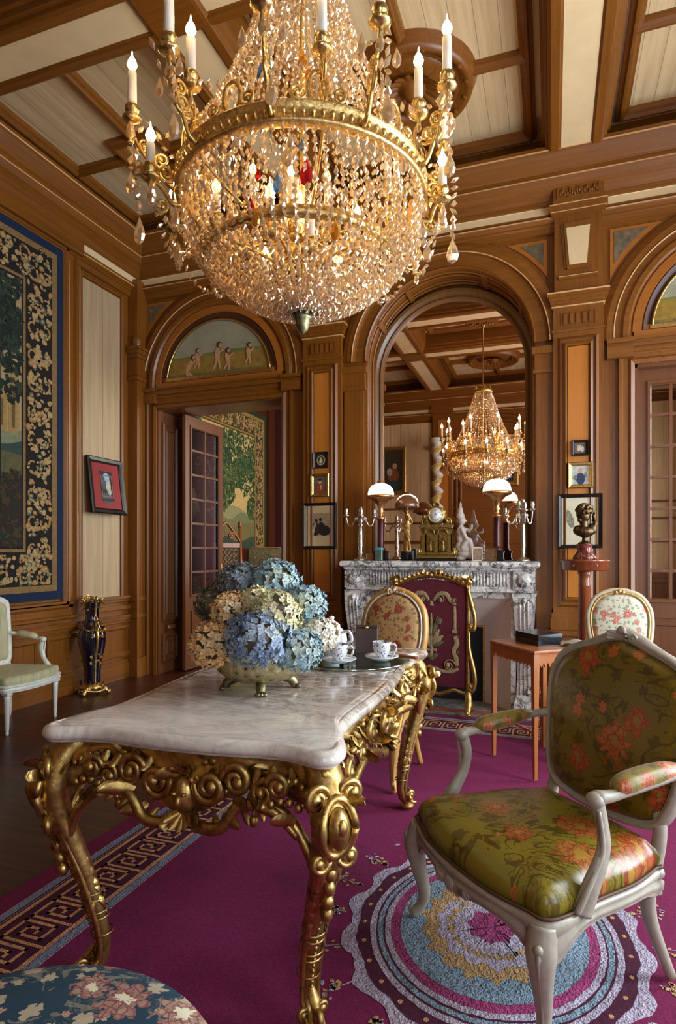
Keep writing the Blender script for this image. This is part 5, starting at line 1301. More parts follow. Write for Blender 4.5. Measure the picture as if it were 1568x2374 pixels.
# fire screen
fs = thing('fire_screen', 'gilt scrolled fire screen with purple embroidered velvet panel in front of the fireplace', 'screen', (-.925, 4.90, .016))
hw = .285
bb = MB(); pts = [V((-hw, .0, .21)), V((hw, 0, .21)), V((hw, 0, 1.02))] + [V((x, 0, 1.02+.055*math.cos(x/hw*PI/2))) for x in [hw*.8, hw*.5, hw*.2, 0, -hw*.2, -hw*.5, -hw*.8]] + [V((-hw, 0, 1.02))]
bb.prism(pts, (0, .012, 0))
VELV = carpet_mat('purple_velvet', srgb(96, 20, 36), 200, .2)
bb.build('velvet_panel', [VELV], fs)
EMB = carpet_mat('embroidery', srgb(176, 146, 104), 260, .8, .2); EMG = carpet_mat('green_embroidery', srgb(112, 104, 66), 260, .8, .2)
bb = MB(); F2 = V((0, -.006, 0)); xu = V((1, 0, 0))
def fl(pts, r, m=0): bb.tube(cat([V((x, -.002, z)) for x, z in pts], 6), [q*1.5 for q in r] if hasattr(r, '__len__') else r*1.4, 6, m, .3, (0, 1, 0))
for s_ in (-1, 1):
    bb.scroll(V((s_*.075, -.004, .915)), xu*s_, UP, .032, 1.4, .010, PI/2, None, 0, 6, -1, .8, .4)
    fl([(s_*.02, .90), (s_*.06, .955), (s_*.12, .955), (s_*.155, .90), (s_*.20, .87)], [.008, .013, .013, .012, .006])
    fl([(s_*.185, .86), (s_*.19, .80), (s_*.19, .66)], .010); fl([(s_*.165, .655), (s_*.21, .655)], .012)
    bb.scroll(V((s_*.185, -.004, .90)), xu*s_, UP, .024, 1.3, .008, 0, None, 0, 6, 1, .8, .4)
    fl([(s_*.19, .62), (s_*.205, .56), (s_*.18, .50), (s_*.20, .44), (s_*.205, .38)], [.014, .016, .014, .014, .010])
    bb.scroll(V((s_*.145, -.004, .385)), xu*s_, UP, .05, 1.5, .014, 0, None, 0, 6, 1, .8, .4)
    fl([(s_*.02, .36), (s_*.08, .335), (s_*.16, .335), (s_*.22, .36)], [.010, .012, .012, .008])
    for L, an in ((.16, .35), (.13, .75), (.10, 1.15)):
        fl([(s_*.01, .53), (s_*(.01+L*.5*math.sin(an)), .53+L*.6*math.cos(an)), (s_*(.01+L*math.sin(an)), .53+L*math.cos(an)*.95)], [.006, .017, .003], 0 if L > .12 else 1)
    fl([(0, .60), (s_*.035, .70), (s_*.05, .78)], [.005, .014, .003], 1)
    for k in range(3): fl([(s_*(.20), .60-.06*k), (s_*(.225), .62-.06*k)], .007, 1)
fl([(0, .42), (0, .60), (0, .74), (0, .80)], [.012, .008, .007, .004]); fl([(-.05, .47), (0, .44), (.05, .47)], [.01, .016, .01], 1)
fl([(0, .86), (0, .90)], [.016, .006]); fl([(-.045, .50), (.045, .50)], .008); fl([(.05, .72), (.075, .76)], [.022, .012], 1); fl([(-.05, .70), (-.07, .75)], [.02, .012], 1)
bb.build('embroidery', [EMB, EMG], fs)
bb = MB()
def g(pts, r, fl_=1): bb.tube(cat([V((x, y, z)) for x, y, z in pts], 6), [q*1.35 for q in r] if hasattr(r, '__len__') else r*1.4, 8, 0, fl_)
for s_ in (-1, 1):
    g([(s_*(hw+.01), 0, .16), (s_*(hw+.01), 0, .5), (s_*(hw+.015), 0, 1.04)], [.014, .012, .014])
    g([(s_*(hw+.01), -.01, 1.0), (s_*(hw+.045), -.01, .86), (s_*(hw+.065), -.01, .76), (s_*(hw+.055), -.01, .68), (s_*(hw+.02), -.01, .68)], [.010, .014, .012, .014, .008])
    g([(s_*(hw+.015), -.01, .66), (s_*(hw+.02), -.01, .52), (s_*(hw+.05), -.01, .38), (s_*(hw+.065), -.01, .27), (s_*(hw+.045), -.01, .19), (s_*(hw+.01), -.01, .21)], [.010, .012, .014, .013, .012, .008])
    sc2(bb, V((s_*(hw+.03), -.012, .70)), xu*s_, UP, .024, 1, .010, 1.3, 0); sc2(bb, V((s_*(hw+.03), -.012, .225)), xu*s_, UP, .026, 1, .010, 1.3, 0)
    sc2(bb, V((s_*(hw+.02), -.015, 1.06)), xu*s_, UP, .032, 1, .014, 1.4, 0)
    bb.leaf((s_*(hw+.02), -.01, 1.08), (-s_, 0, .3), (0, -1, 0), .10, .035, .5)
    g([(s_*(hw+.01), 0, .18), (s_*(hw+.02), -.04, .10), (s_*(hw+.02), -.10, .04), (s_*(hw+.03), -.13, .014)], [.018, .022, .018, .016])
    g([(s_*(hw+.01), 0, .18), (s_*(hw+.02), .06, .08), (s_*(hw+.03), .11, .014)], [.016, .018, .014])
    sc2(bb, V((s_*(hw+.02), -.12, .035)), V((0, -1, 0)), UP, .018, 1, .009, 1.2, 0)
    for k in range(7):
        x = s_*(.04+k*.036); z = 1.045+.08*math.cos(x/hw*PI/2)
        bb.leaf((x, -.012, z-.012), (s_, 0, .5-.12*k), (0, -1, 0), .06, .022, .6); bb.blob((x, -.015, z+.004), (.014, .012, .013), 0, 7, 5)
    sc2(bb, V((s_*.07, -.014, 1.135)), xu*s_, UP, .028, 1, .010, 1.4, PI)
    g([(0, 0, .165), (s_*.06, 0, .15), (s_*.12, 0, .165), (s_*.18, 0, .19), (s_*.25, 0, .17), (s_*hw, 0, .17)], [.012, .012, .013, .012, .012, .012])
g([(-hw-.01, 0, 1.03)] + [(x, 0, 1.035+.075*math.cos(x/hw*PI/2)) for x in (-.24, -.18, -.1, 0, .1, .18, .24)] + [(hw+.01, 0, 1.03)], .019)
for k in range(7): bb.leaf((0, -.015, 1.11), (math.sin((k-3)*.45), 0, math.cos((k-3)*.45)), (0, -1, 0), .055+.015*(k == 3), .018, .5)
bb.blob((0, -.02, 1.11), (.025, .018, .022), 0, 10, 7)
bb.build('gilt_frame', [GOLD], fs)
# ================================================================ things on the mantel
MT = 1.236
def oil_lamp(x, y, label, lit=True):
    o = thing('oil_lamp', label, 'lamp', (x, y, MT), 0, 'lamps with white glass domes on the mantel')
    MB().box(-.055, .055, -.055, .055, 0, .07).box(-.06, .06, -.06, .06, .0, .015).box(-.06, .06, -.06, .06, .07, .085).build('base', [BLACK], o)
    MB().lathe([(0, .085), (.045, .085), (.047, .10), (.035, .115), (.03, .13), (.03, .36), (.034, .37), (0, .375)], (0, 0, 0), 24).build('column', [plain('oxblood_marble', srgb(84, 24, 28), .2, 0, .2, 12)], o)
    MB().lathe([(0, .37), (.04, .372), (.042, .385), (.024, .395), (.022, .42), (.034, .44), (.022, .46), (.030, .475), (.035, .50), (.075, .545), (.118, .56), (.122, .575), (.118, .585), (.11, .585), (.07, .56), (.03, .52), (0, .51)], (0, 0, 0), 32).build('burner', [BRASS], o)
    MB().lathe([(.115, .575), (.118, .60), (.108, .64), (.085, .67), (.05, .688), (.032, .692)], (0, 0, 0), 36).build('shade', [SHADE], o)
    MB().lathe([(.034, .685), (.034, .712), (.028, .715), (.026, .69)], (0, 0, 0), 18).build('chimney', [BRASS], o)
    return o
oil_lamp(-1.45, 5.27, 'lit lamp with white glass dome left of the clock'); oil_lamp(-.437, 5.27, 'lit lamp with white glass dome right of the white statuette')
for x in (-1.45, -.437): point('lamp_light', (x, 5.27, MT+.63), 13, (1, .72, .44), .04)
def candelabrum(x, y, rz, label, arms, H_=.36):
    o = thing('silver_candelabrum', label, 'candelabra', (x, y, MT), rz, 'silver candelabra on the mantel')
    MB().lathe([(0, 0), (.055, 0), (.058, .008), (.045, .02), (.02, .035), (.016, .05), (.024, .06), (.016, .075), (.022, .12), (.018, .25), (.014, .30), (.022, .315), (.012, .33), (.016, .36), (.012, .38), (0, .385)], (0, 0, 0), 18, 0, None, 1, 1, 8, .06).build('stem', [SILVER], o)
    for a, L, h in arms:
        d = V((math.cos(a), math.sin(a), 0)); bb = MB()
        if L > 0: bb.tube(cat([UP*.33, d*L*.25+UP*.36, d*L*.45+UP*.345, d*L*.6+UP*.31, d*L*.85+UP*.315, d*L+UP*(h-.04)], 6), [.006, .007, .006, .007, .006, .006], 7)
        if L > 0: sc2(bb, d*L*.3+UP*.375, d, UP, .018, 1, .005, 1.2, PI)
        c = d*L; bb.lathe([(0, h-.05), (.01, h-.045), (.026, h-.03), (.024, h-.024), (.008, h-.02), (.016, h-.005), (.018, h+.015), (.012, h+.025), (.016, h+.035), (0, h+.036)], c, 14)
        bb.build('branch', [SILVER], o)
    return o
candelabrum(-1.60, 5.14, 0, 'silver candelabrum on the left end of the mantel', ((PI, .135, .43), (.3, .12, .42), (-1.2, .07, .42), (0, 0, .44)))
candelabrum(-.22, 5.14, 0, 'silver candelabrum with clustered branches on the right end of the mantel', ((PI+.2, .14, .40), (.2, .075, .45), (2.2, .06, .46), (-1.3, .06, .44), (0, 0, .47)))
# clock
ck = thing('mantel_clock', 'gilt bronze mantel clock with white dial on a two-arched base', 'clock', (-.935, 5.22, MT)); ck.scale = (.92, .92, .98)
OLDG = goldm('antique_ormolu', (.52, .36, .12), (.16, .09, .02), .3, 60)
MB().bev(-.20, .20, -.07, .07, 0, .018, .004).build('plinth', [BLACK], ck)
bb = MB().bev(-.185, .185, -.065, .065, .018, .05, .006).bev(-.16, .16, -.06, .06, .05, .075, .005)
for x in (-.12, 0, .12): bb.box(x-.012, x+.012, -.05, -.03, .075, .235).box(x-.012, x+.012, .03, .05, .075, .235).box(x-.016, x+.016, -.052, -.028, .075, .095)
bb.box(-.135, .135, .03, .04, .075, .28)
for xc in (-.06, .06):
    A = arc(xc, .235, .046, 0, PI, 14, -.05); n_ = len(A)
    for i in range(n_-1):
        p, q2 = A[i], A[i+1]; bb.add([p, q2, V((q2.x, -.05, .29)), V((p.x, -.05, .29))], [(0, 1, 2, 3)]); bb.add([p, q2, q2+V((0, .08, 0)), p+V((0, .08, 0))], [(0, 1, 2, 3)])
    bb.tube(A, .006, 6)
bb.box(-.135, .135, -.05, .05, .285, .292).box(-.145, .145, -.06, .055, .292, .308).box(-.15, .15, -.062, .056, .308, .316)
for s_ in (-1, 1):
    for k in range(2): bb.lathe([(0, .05), (.018, .05), (.014, .07), (.018, .09), (.006, .10), (.008, .11), (0, .115)], (s_*(.165), -.04+.08*k, 0), 10)
    sc2(bb, V((s_*.10, -.03, .345)), V((s_, 0, 0)), UP, .032, 1, .012, 1.4, 0); bb.leaf((s_*.06, -.03, .33), (s_, 0, .8), (0, -1, 0), .09, .03, .7)
    sc2(bb, V((s_*.07, -.03, .43)), V((s_, 0, 0)), UP, .02, 1, .008, 1.3, PI)
    bb.lathe([(0, .316), (.012, .318), (.008, .335), (.012, .35), (0, .365)], (s_*.135, -.03, 0), 10)
bb.lathe([(0, -.05), (.078, -.05), (.082, -.045), (.082, .03), (.0, .04)], (0, 0, .40), 32, 0, (0, 1, 0))
for k in range(7): bb.leaf((0, -.03, .48), (math.sin((k-3)*.4), 0, math.cos((k-3)*.4)), (0, -1, 0), .06, .016, .6)
bb.blob((0, -.02, .485), (.02, .02, .02), 0, 8, 6)
bb.build('case', [OLDG], ck)
dl = MB().lathe([(0, .0), (.062, .0), (.062, .006), (0, .008)], (0, -.058, .40), 36, 0, (0, -1, 0)).build('dial', [plain('enamel', (.82, .80, .74), .2, 0, .02)], ck)
bb = MB()
for k in range(12):
    a = k*PI/6; c = V((.047*math.sin(a), -.0668, .40+.047*math.cos(a))); u = V((math.sin(a), 0, math.cos(a))); t = V((u.z, 0, -u.x))
    L = .007
    for j in ((-1, 1) if k % 3 else (-1, 0, 1)): bb.tube([c-u*L+t*j*.003, c+u*L+t*j*.003], .0009, 4)
bb.tube([(0, -.069, .40), (.018, -.069, .42)], .0016, 4).tube([(0, -.070, .40), (-.004, -.070, .437)], .0012, 4); bb.blob((0, -.07, .40), .004, 0, 6, 4)
bb.build('numerals_and_hands', [BLACK], dl)
MB().tube([V((.066*math.cos(a), -.062, .40+.066*math.sin(a))) for a in [i*PI/18 for i in range(37)]], .006, 6).build('bezel', [GOLD_B], ck)
def figurine(bb, x, y, z, s_, lean=0):
    bb.lathe([(0, 0), (.022*s_, 0), (.018*s_, .03*s_), (.012*s_, .055*s_), (.015*s_, .075*s_), (.006*s_, .088*s_)], (x, y, z), 10); bb.blob((x, y, z+.098*s_), .010*s_, 0, 8, 6)
    bb.tube([(x-.014*s_, y, z+.078*s_), (x-.024*s_, y-.01*s_, z+.055*s_), (x-.008*s_, y-.02*s_, z+.05*s_)], .004*s_, 5); bb.tube([(x+.014*s_, y, z+.078*s_), (x+.026*s_, y-.008*s_, z+.06*s_), (x+.012*s_, y-.02*s_, z+.062*s_)], .004*s_, 5)
bb = MB()
for xc in (-.06, .06): bb = MB(); figurine(bb, xc, -.01, .075, 1.2); bb.build('figure', [OLDG], ck)
# white kneeling statuette
wb_ = MB()
Rw = Matrix.Rotation
for c, r in (((0, 0, .035), (.075, .055, .035)), ((.01, 0, .075), (.07, .05, .04)), ((.03, 0, .11), (.05, .045, .035)), ((-.035, 0, .10), (.045, .045, .05)), ((-.03, 0, .17), (.038, .04, .06)), ((-.028, 0, .235), (.043, .045, .05)), ((-.03, 0, .28), (.02, .022, .03)), ((-.022, -.005, .33), (.034, .032, .04)), ((-.035, 0, .37), (.036, .034, .035)), ((-.035, 0, .41), (.024, .024, .04)), ((-.035, 0, .455), (.012, .012, .04)), ((.012, -.005, .325), (.010, .008, .010)), ((-.045, 0, .0), (.06, .055, .02))): wb_.blob(c, r, 0, 14, 10)
wb_.tube(cat([(-.02, -.04, .26), (.01, -.055, .20), (.035, -.045, .15), (.05, -.02, .11)], 5), [.018, .016, .013, .012], 9); wb_.tube(cat([(-.02, .04, .26), (.02, .05, .25), (.055, .03, .26), (.06, .01, .30)], 5), [.018, .016, .012, .01], 9)
wb_.tube(cat([(-.02, -.03, .09), (.04, -.04, .16), (.06, -.03, .10), (.065, -.03, .03)], 5), [.026, .026, .022, .018], 9)
wo = remesh(wb_.build('kneeling_statuette', [plain('rosy_white_marble', srgb(212, 196, 186), .4, 0, .08, 12)], None, (-.715, 5.33, MT+.02)), .005, 3); tag(wo, 'white marble kneeling figure with pointed headdress beside the clock', 'statuette')
# bronze figure lamp
bl = thing('figure_lamp', 'lamp with a golden draped figure and brown metal dome left of the clock', 'lamp', (-1.245, 5.42, MT))
MB().lathe([(0, 0), (.055, 0), (.058, .02), (.05, .06), (.055, .075), (0, .078)], (0, 0, 0), 24).build('plinth', [BLACK], bl)
bb = MB().lathe([(0, .075), (.04, .078), (.035, .12), (.03, .18), (.035, .23), (.022, .27), (.030, .32), (.028, .36), (.010, .385), (.009, .395)], (0, 0, 0), 14, 0, None, 1, .85)
bb.blob((0, 0, .415), (.020, .022, .026), 0, 10, 8); bb.tube(cat([(-.028, 0, .36), (-.045, -.02, .33), (-.01, -.03, .31)], 5), .009, 7); bb.tube(cat([(.028, 0, .36), (.05, -.01, .34), (.03, -.02, .40)], 5), .009, 7)
bb.tube(cat([(-.03, -.01, .3), (.02, -.035, .2), (.03, -.03, .1)], 6), [.008, .012, .008], 7); bb.tube([(0, 0, .43), (0, 0, .47)], [.012, .02], 8)
remesh(bb.build('figure', [GOLD_B], bl), .004, 2)
MB().lathe([(.0, .595), (.03, .592), (.075, .565), (.105, .52), (.112, .485), (.108, .48), (.09, .48), (.05, .46), (.0, .455)], (0, 0, 0), 32).build('shade', [plain('brown_metal', srgb(150, 108, 78), .3, .6, .05)], bl)
# small photo frames and trinket box
def smallframe(x, y, rz, w, h, label, m1, m2):
    o = thing('photo_frame', label, 'frame', (x, y, MT), rz, 'small frames on the mantel')
    bb = MB(); e = .008
    bb.box(-w/2, w/2, 0, .008, 0, e).box(-w/2, w/2, 0, .008, h-e, h).box(-w/2, -w/2+e, 0, .008, 0, h).box(w/2-e, w/2, 0, .008, 0, h).box(-.006, .006, .006, .05, 0, .008)
    bb.build('frame', [m1], o); MB().box(-w/2+e, w/2-e, .003, .006, e, h-e).build('picture', [m2], o)
    return o
PHOTO = plain('sepia_photo', srgb(150, 110, 76), .4, 0, .35, 45)
smallframe(-.58, 5.10, .3, .085, .115, 'small pale oval-mat frame, the left of two by the right lamp', plain('ivory_frame', srgb(210, 190, 160), .4), PHOTO); smallframe(-.475, 5.12, -.15, .095, .11, 'small brown carved frame, the right of two by the right lamp', OLDG, PHOTO)
o = thing('trinket_box', 'small blue-lidded green box beside the left candelabrum', 'box', (-1.42, 5.10, MT))
MB().bev(-.03, .03, -.025, .025, 0, .09, .004).build('box_body', [plain('green_agate', srgb(96, 112, 96), .2, 0, .3, 30)], o); MB().bev(-.034, .034, -.028, .028, .09, .115, .006).build('lid', [plain('turquoise_lid', srgb(90, 150, 160), .2)], o)
# ================================================================ tapestries, pictures, vase, next room
def wool(name, c, var=.2, sc=26):
    t = NT(name); n_ = t.noise(sc, None, 5, .7); w_ = t.noise(400, None, 1)
    col = t.ramp(t.math('MULTIPLY_ADD', w_, .3, t.math('MULTIPLY', n_, .7)), [(.35, tuple(x*(1-2*var) for x in c)), (.62, c)])
    t.bump(w_, .3, .002); return t.set(Base_Color=col, Roughness=.95)
def tapestry(name, label, X, y0, y1, z0, z1, pal, bwid, seed, nleaf=2600, scene=True):
    """woven hanging on a wall of constant x; its pattern is flat woven shapes in the one mesh"""
    rt = random.Random(seed); bb = MB(); lay = [0]
    def poly(pts, m, l): bb.poly([V((X+.012+l*.0006, y, z)) for y, z in pts], m)
    def rc_(a, b, c, d, m, l): poly([(a, c), (b, c), (b, d), (a, d)], m, l)
    bb.box(X, X+.012, y0, y1, z0, z1, 0)                         # edging colour
    e = .075; rc_(y0+e, y1-e, z0+e, z1-e, 1, 1)                  # tan guard
    g1 = e+.055; g2 = e+bwid; rc_(y0+g1, y1-g1, z0+g1, z1-g1, 2, 2)   # dark band
    rc_(y0+g2, y1-g2, z0+g2, z1-g2, 1, 3); rc_(y0+g2+.025, y1-g2-.025, z0+g2+.025, z1-g2-.025, 2, 4)
    iy0, iy1, iz0, iz1 = y0+g2+.045, y1-g2-.045, z0+g2+.045, z1-g2-.045
    def el(y, z, a, b, th, m, l, n=9, w=.18):
        poly([(y+a*(1+rt.uniform(-w, w))*math.cos(t)*math.cos(th)-b*math.sin(t)*math.sin(th), z+a*math.cos(t)*math.sin(th)+b*(1+rt.uniform(-w, w))*math.sin(t)*math.cos(th)) for t in [2*PI*i/n for i in range(n)]], m, l)
    # border: clusters of fruit, flowers and scrolls
    cw = (g2-g1); mid = (g1+g2)/2
    def motif(cy, cz, ang):
        c, s_ = math.cos(ang), math.sin(ang); f = lambda a, b: (cy+a*c-b*s_, cz+a*s_+b*c)
        for s2_ in (-1, 1):
            pts = []
            for i in range(16):
                t = i/15; a = t*5.2; r = cw*.30*(1-.7*t); pts.append((s2_*(cw*.22+r*math.cos(a+PI)), -cw*.2+r*math.sin(a+PI)))
            for i in range(15):
                (a, b), (a2, b2) = pts[i], pts[i+1]; w_ = .014*(1-.5*i/15); d = V((a2-a, b2-b)); d.normalize()
                poly([f(a-d.y*w_, b+d.x*w_), f(a2-d.y*w_, b2+d.x*w_), f(a2+d.y*w_, b2-d.x*w_), f(a+d.y*w_, b-d.x*w_)], 4 if i % 2 else 3, 5)
        for k in range(34):
            a, b = rt.uniform(-.42, .42)*cw, rt.uniform(-.5, .55)*cw; q_ = f(a, b); r = rt.uniform(.012, .034)
            el(q_[0], q_[1], r, r*rt.uniform(.5, 1), rt.uniform(0, 3), rt.choice((3, 3, 4, 4, 5, 2)), 6+.1*k); el(q_[0], q_[1]+r*.1, r*.5, r*.35, 0, 4, 8.5+.1*k)
    step = cw*.78
    n_ = int((z1-z0-2*mid)/step)
    for i in range(n_+1):
        z = z0+mid+i*(z1-z0-2*mid)/n_
        motif(y1-mid, z, 0); motif(y0+mid, z, 0)
    n_ = int((y1-y0-2*mid)/step)
    for i in range(1, n_):
        y = y0+mid+i*(y1-y0-2*mid)/n_
        motif(y, z0+mid, PI/2); motif(y, z1-mid, PI/2)
    # picture
    H = iz1-iz0; W = iy1-iy0
    rc_(iy0, iy1, iz0, iz1, 6, 5)                               # sky
    rc_(iy0, iy1, iz0, iz0+H*.16, 2, 6)
    def hill(zb, amp, m, l, f_=3):
        n = 24; poly([(iy0, iz0+.0)]+[(iy0+W*i/n, iz0+H*(zb+amp*math.sin(f_*i/n*PI+seed))) for i in range(n+1)]+[(iy1, iz0+.0)], m, l)
    hill(.44, .03, 7, 5.5); hill(.40, .03, 8, 6, 5); hill(.34, .02, 9, 6.5, 2); hill(.24, .02, 10, 7, 4)
    if scene:   # distant stone building
        for k in range(9):
            y = iy1-.03-k*.115; h = H*(.60 if k % 3 else .66)
            rc_(y-.10, y, iz0+H*.42, iz0+h, 11, 7.5); rc_(y-.07, y-.035, iz0+H*.44, iz0+h-.14, 12, 7.8)
    def inside(y, z): return iy0+.012 < y < iy1-.012 and iz0+.012 < z < iz1-.012
    cl = [(rt.uniform(iy0, iy1), iz0+H*rt.uniform(.62, 1.0), rt.uniform(.2, .42)) for _ in range(int(W*9))] + [(rt.uniform(iy0, iy1), iz0+H*rt.uniform(.03, .22), .2) for _ in range(int(W*3))]
    if not scene: cl += [(rt.uniform(iy0, iy1), iz0+H*rt.uniform(.3, .7), .22) for _ in range(int(W*4))]
    for k in range(nleaf):
        c = rt.choice(cl); a = rt.uniform(0, 6.28); r = c[2]*math.sqrt(rt.random())
        y, z = c[0]+r*math.cos(a), c[1]+r*math.sin(a)*.8
        if not inside(y, z): continue
        s_ = rt.uniform(.018, .05); low = z < iz0+H*.3
        el(y, z, s_, s_*.42, rt.uniform(0, 3.14), rt.choice((13, 13, 14, 15)) if not low else rt.choice((10, 10, 14, 16)), 9+.0003*k, 6, .1)
    for k in range(int(W*1.6)):
        y = rt.uniform(iy0+.1, iy1-.1); poly([(y-.03, iz0+H*.12), (y+.03, iz0+H*.12), (y+.018, iz0+H*.8), (y-.01, iz0+H*.8)], 13, 8.9)
    o = bb.build(name, pal); tag(o, label, 'tapestry'); return o
TN = lambda n, r, g, b: wool('wool_'+n, srgb(r, g, b))
OCH, TAN, STONE = TN('ochre', 158, 116, 62), TN('tan', 136, 104, 58), TN('pale', 178, 146, 96)
tapestry('large_tapestry', 'large dark verdure tapestry with ochre floral border and blue edge on the left wall', XL+.03, .62, 4.385, .89, 4.06,
 [TN('blue_edge', 10, 32, 60), TAN, TN('black_brown', 26, 16, 10), OCH, STONE, TN('grey_green', 92, 100, 76), TN('dusk_sky', 168, 140, 100), TN('far_hill', 120, 124, 92), TN('teal_hill', 50, 66, 58), TN('meadow', 90, 84, 52), TN('umber', 46, 32, 20), TN('stone_wall', 158, 126, 72), TN('stone_shadow', 104, 80, 44), TN('leaf_black_green', 20, 28, 18), TN('leaf_deep', 30, 42, 26), TN('leaf_mid', 44, 58, 40), TN('leaf_brown', 70, 52, 30)], .345, 3, 9000)
tapestry('next_room_tapestry', 'yellow-green leafy tapestry on the wall of the room seen through the open doorway', -4.3995, 6.15, 8.93, .60, 3.52,
 [TN('green_edge', 40, 50, 30), TN('gold_guard', 150, 120, 60), TN('border_ground', 70, 58, 26), OCH, STONE, TN('bgreen', 90, 96, 50), TN('pale_sky', 204, 174, 110), TN('hill_a', 150, 146, 100), TN('hill_b', 118, 124, 84), TN('hill_c', 120, 110, 66), TN('ground_b', 60, 74, 58), TN('s_wall', 190, 160, 90), TN('s_dark', 120, 96, 50), TN('leaf_a', 36, 62, 36), TN('leaf_b', 62, 88, 48), TN('leaf_c', 90, 104, 50), TN('leaf_teal', 50, 84, 88)], .30, 8, 7000, False)
# pictures -----------------------------------------------------------
def ell(cx, cz, a, b, th=0, n=16): return [(cx+a*math.cos(t)*math.cos(th)-b*math.sin(t)*math.sin(th), cz+a*math.cos(t)*math.sin(th)+b*math.sin(t)*math.cos(th)) for t in [2*PI*i/n for i in range(n)]]
def picture(name, label, loc, rot, w, h, fw, fm, shapes, mats, matw=0, depth=.025, inner=None, cat_='picture', group=None):
    """framed picture: local x to the right, z up, facing -y; origin at its centre on the wall"""
    o = thing(name, label, cat_, loc, 0, group); o.rotation_euler = rot
    bb = MB(); pr = [(0, 0), (0, -.0), (0, depth*.7), (fw*.2, depth), (fw*.7, depth*.8), (fw, depth*.45), (fw, depth*.2)]
    P4 = [V((-w/2, 0, -h/2)), V((w/2, 0, -h/2)), V((w/2, 0, h/2)), V((-w/2, 0, h/2))]
    d0 = (P4[1]-P4[0]).normalized(); sg = 1 if V((0, -1, 0)).cross(d0).dot(-P4[0]) > 0 else -1
    bb.sweep([(a*sg, b) for a, b in pr], P4, (0, -1, 0), True); bb.build('frame', [fm], o)
    if inner:
        bb = MB(); e = fw+matw; P4 = [V((sx*(w/2-e), -depth*.3, sz*(h/2-e))) for sx, sz in ((-1, -1), (1, -1), (1, 1), (-1, 1))]
        bb.sweep([(-.004, .0), (0, .004), (.004, 0)], P4, (0, -1, 0), True); bb.build('slip', [inner], o)
    bb = MB(); bb.box(-w/2+fw*.8, w/2-fw*.8, -depth*.2, -.001, -h/2+fw*.8, h/2-fw*.8, 0)
    for k, (pts, m) in enumerate(shapes): bb.poly([V((x, -depth*.2-.0005*(k+1), z)) for x, z in pts], m)
    bb.build('image', mats, o); return o
pc = lambda n, r, g, b, v=.25, s_=30: plain('paint_'+n, srgb(r, g, b), .6, 0, v, s_)
SKIN = pc('flesh', 206, 150, 112, .12); HAIR = pc('hair', 60, 40, 28)
BLKF = plain('ebonised_frame', srgb(26, 20, 18), .3)
GF = GOLD_B
picture('framed_portrait', 'small black-framed portrait with a wide red mat leaning off the cream boards', (XL+.075, 4.915, 1.965), (0, math.radians(0), PI/2), .50, .56, .055, BLKF,
 [([(-.09, -.15), (.09, -.15), (.09, .15), (-.09, .15)], 1), (ell(.02, .01, .035, .075), 2), (ell(.0, .09, .045, .045), 3), (ell(-.045, .03, .025, .07), 4), (ell(-.01, -.12, .075, .055), 5), (ell(.03, -.05, .025, .04), 2), ([(-.09, -.15), (.09, -.15), (.09, -.12), (-.09, -.13)], 1)],
 [pc('red_mat', 140, 14, 18, .05), pc('near_black', 24, 20, 24), pc('pale_face', 200, 190, 170), pc('grey_hair_highlight', 150, 180, 205), pc('grey_wig', 70, 84, 96), pc('teal_coat', 58, 84, 90)], .12, .03, plain('peach_bevel', srgb(196, 120, 84), .5)).rotation_euler = (math.radians(-7), 0, PI/2)
YA = 5.413
picture('cameo_picture', 'tiny dark square frame with a round pale cameo, top of the left pilaster column', (-2.08, YA, 2.19), (0, 0, 0), .145, .155, .012, BLKF, [(ell(0, 0, .043, .047, 0, 24), 1), (ell(0, 0, .035, .038, 0, 24), 2), (ell(0, .012, .012, .016), 1), (ell(0, -.015, .02, .015), 1)], [pc('brown_mount', 44, 26, 18), pc('ivory', 214, 196, 150), pc('cameo_ground', 70, 54, 36)])
picture('small_gilt_picture', 'small gilt frame with a red-coated figure on the left pilaster', (-2.09, YA, 1.95), (0, 0, 0), .19, .22, .03, GF, [(ell(0, -.03, .05, .045), 1), (ell(0, .035, .018, .022), 2), (ell(0, .055, .022, .012), 3), (ell(.01, -.02, .012, .02), 2)], [pc('olive_brown', 110, 96, 70), pc('red_coat', 160, 64, 36), SKIN, HAIR])
picture('framed_engraving', 'black-framed engraving of two robed figures on the left pilaster', (-2.095, YA, 1.563), (0, 0, 0), .345, .44, .028, BLKF,
 [([(-.10, -.09), (.10, -.09), (.10, .12), (-.10, .12)], 1), (ell(-.04, -.03, .045, .065), 2), (ell(-.035, .05, .016, .02), 2), (ell(.05, -.045, .06, .05), 3), (ell(.01, .06, .015, .018), 3), ([(-.09, -.085), (-.06, -.085), (-.03, .03), (-.05, .03)], 4), (ell(.03, -.01, .03, .05, .5), 3)],
 [pc('buff_paper', 206, 176, 128, .06), pc('grey_ink_wash', 176, 148, 110, .2, 60), pc('ink', 60, 50, 42, .3, 80), pc('ink_dark', 42, 36, 34, .3, 80), pc('paper_light', 210, 186, 146)])
YBp = 5.413
picture('small_dark_picture', 'tiny dark frame with a pale figure group, top of the right pilaster', (.222, YBp, 2.174), (0, 0, 0), .125, .13, .02, BLKF, [(ell(-.01, .0, .015, .025), 1), (ell(.015, -.01, .016, .025), 1), (ell(0, .018, .008, .009), 1)], [pc('sepia', 120, 96, 76), pc('ivory2', 216, 200, 180)])
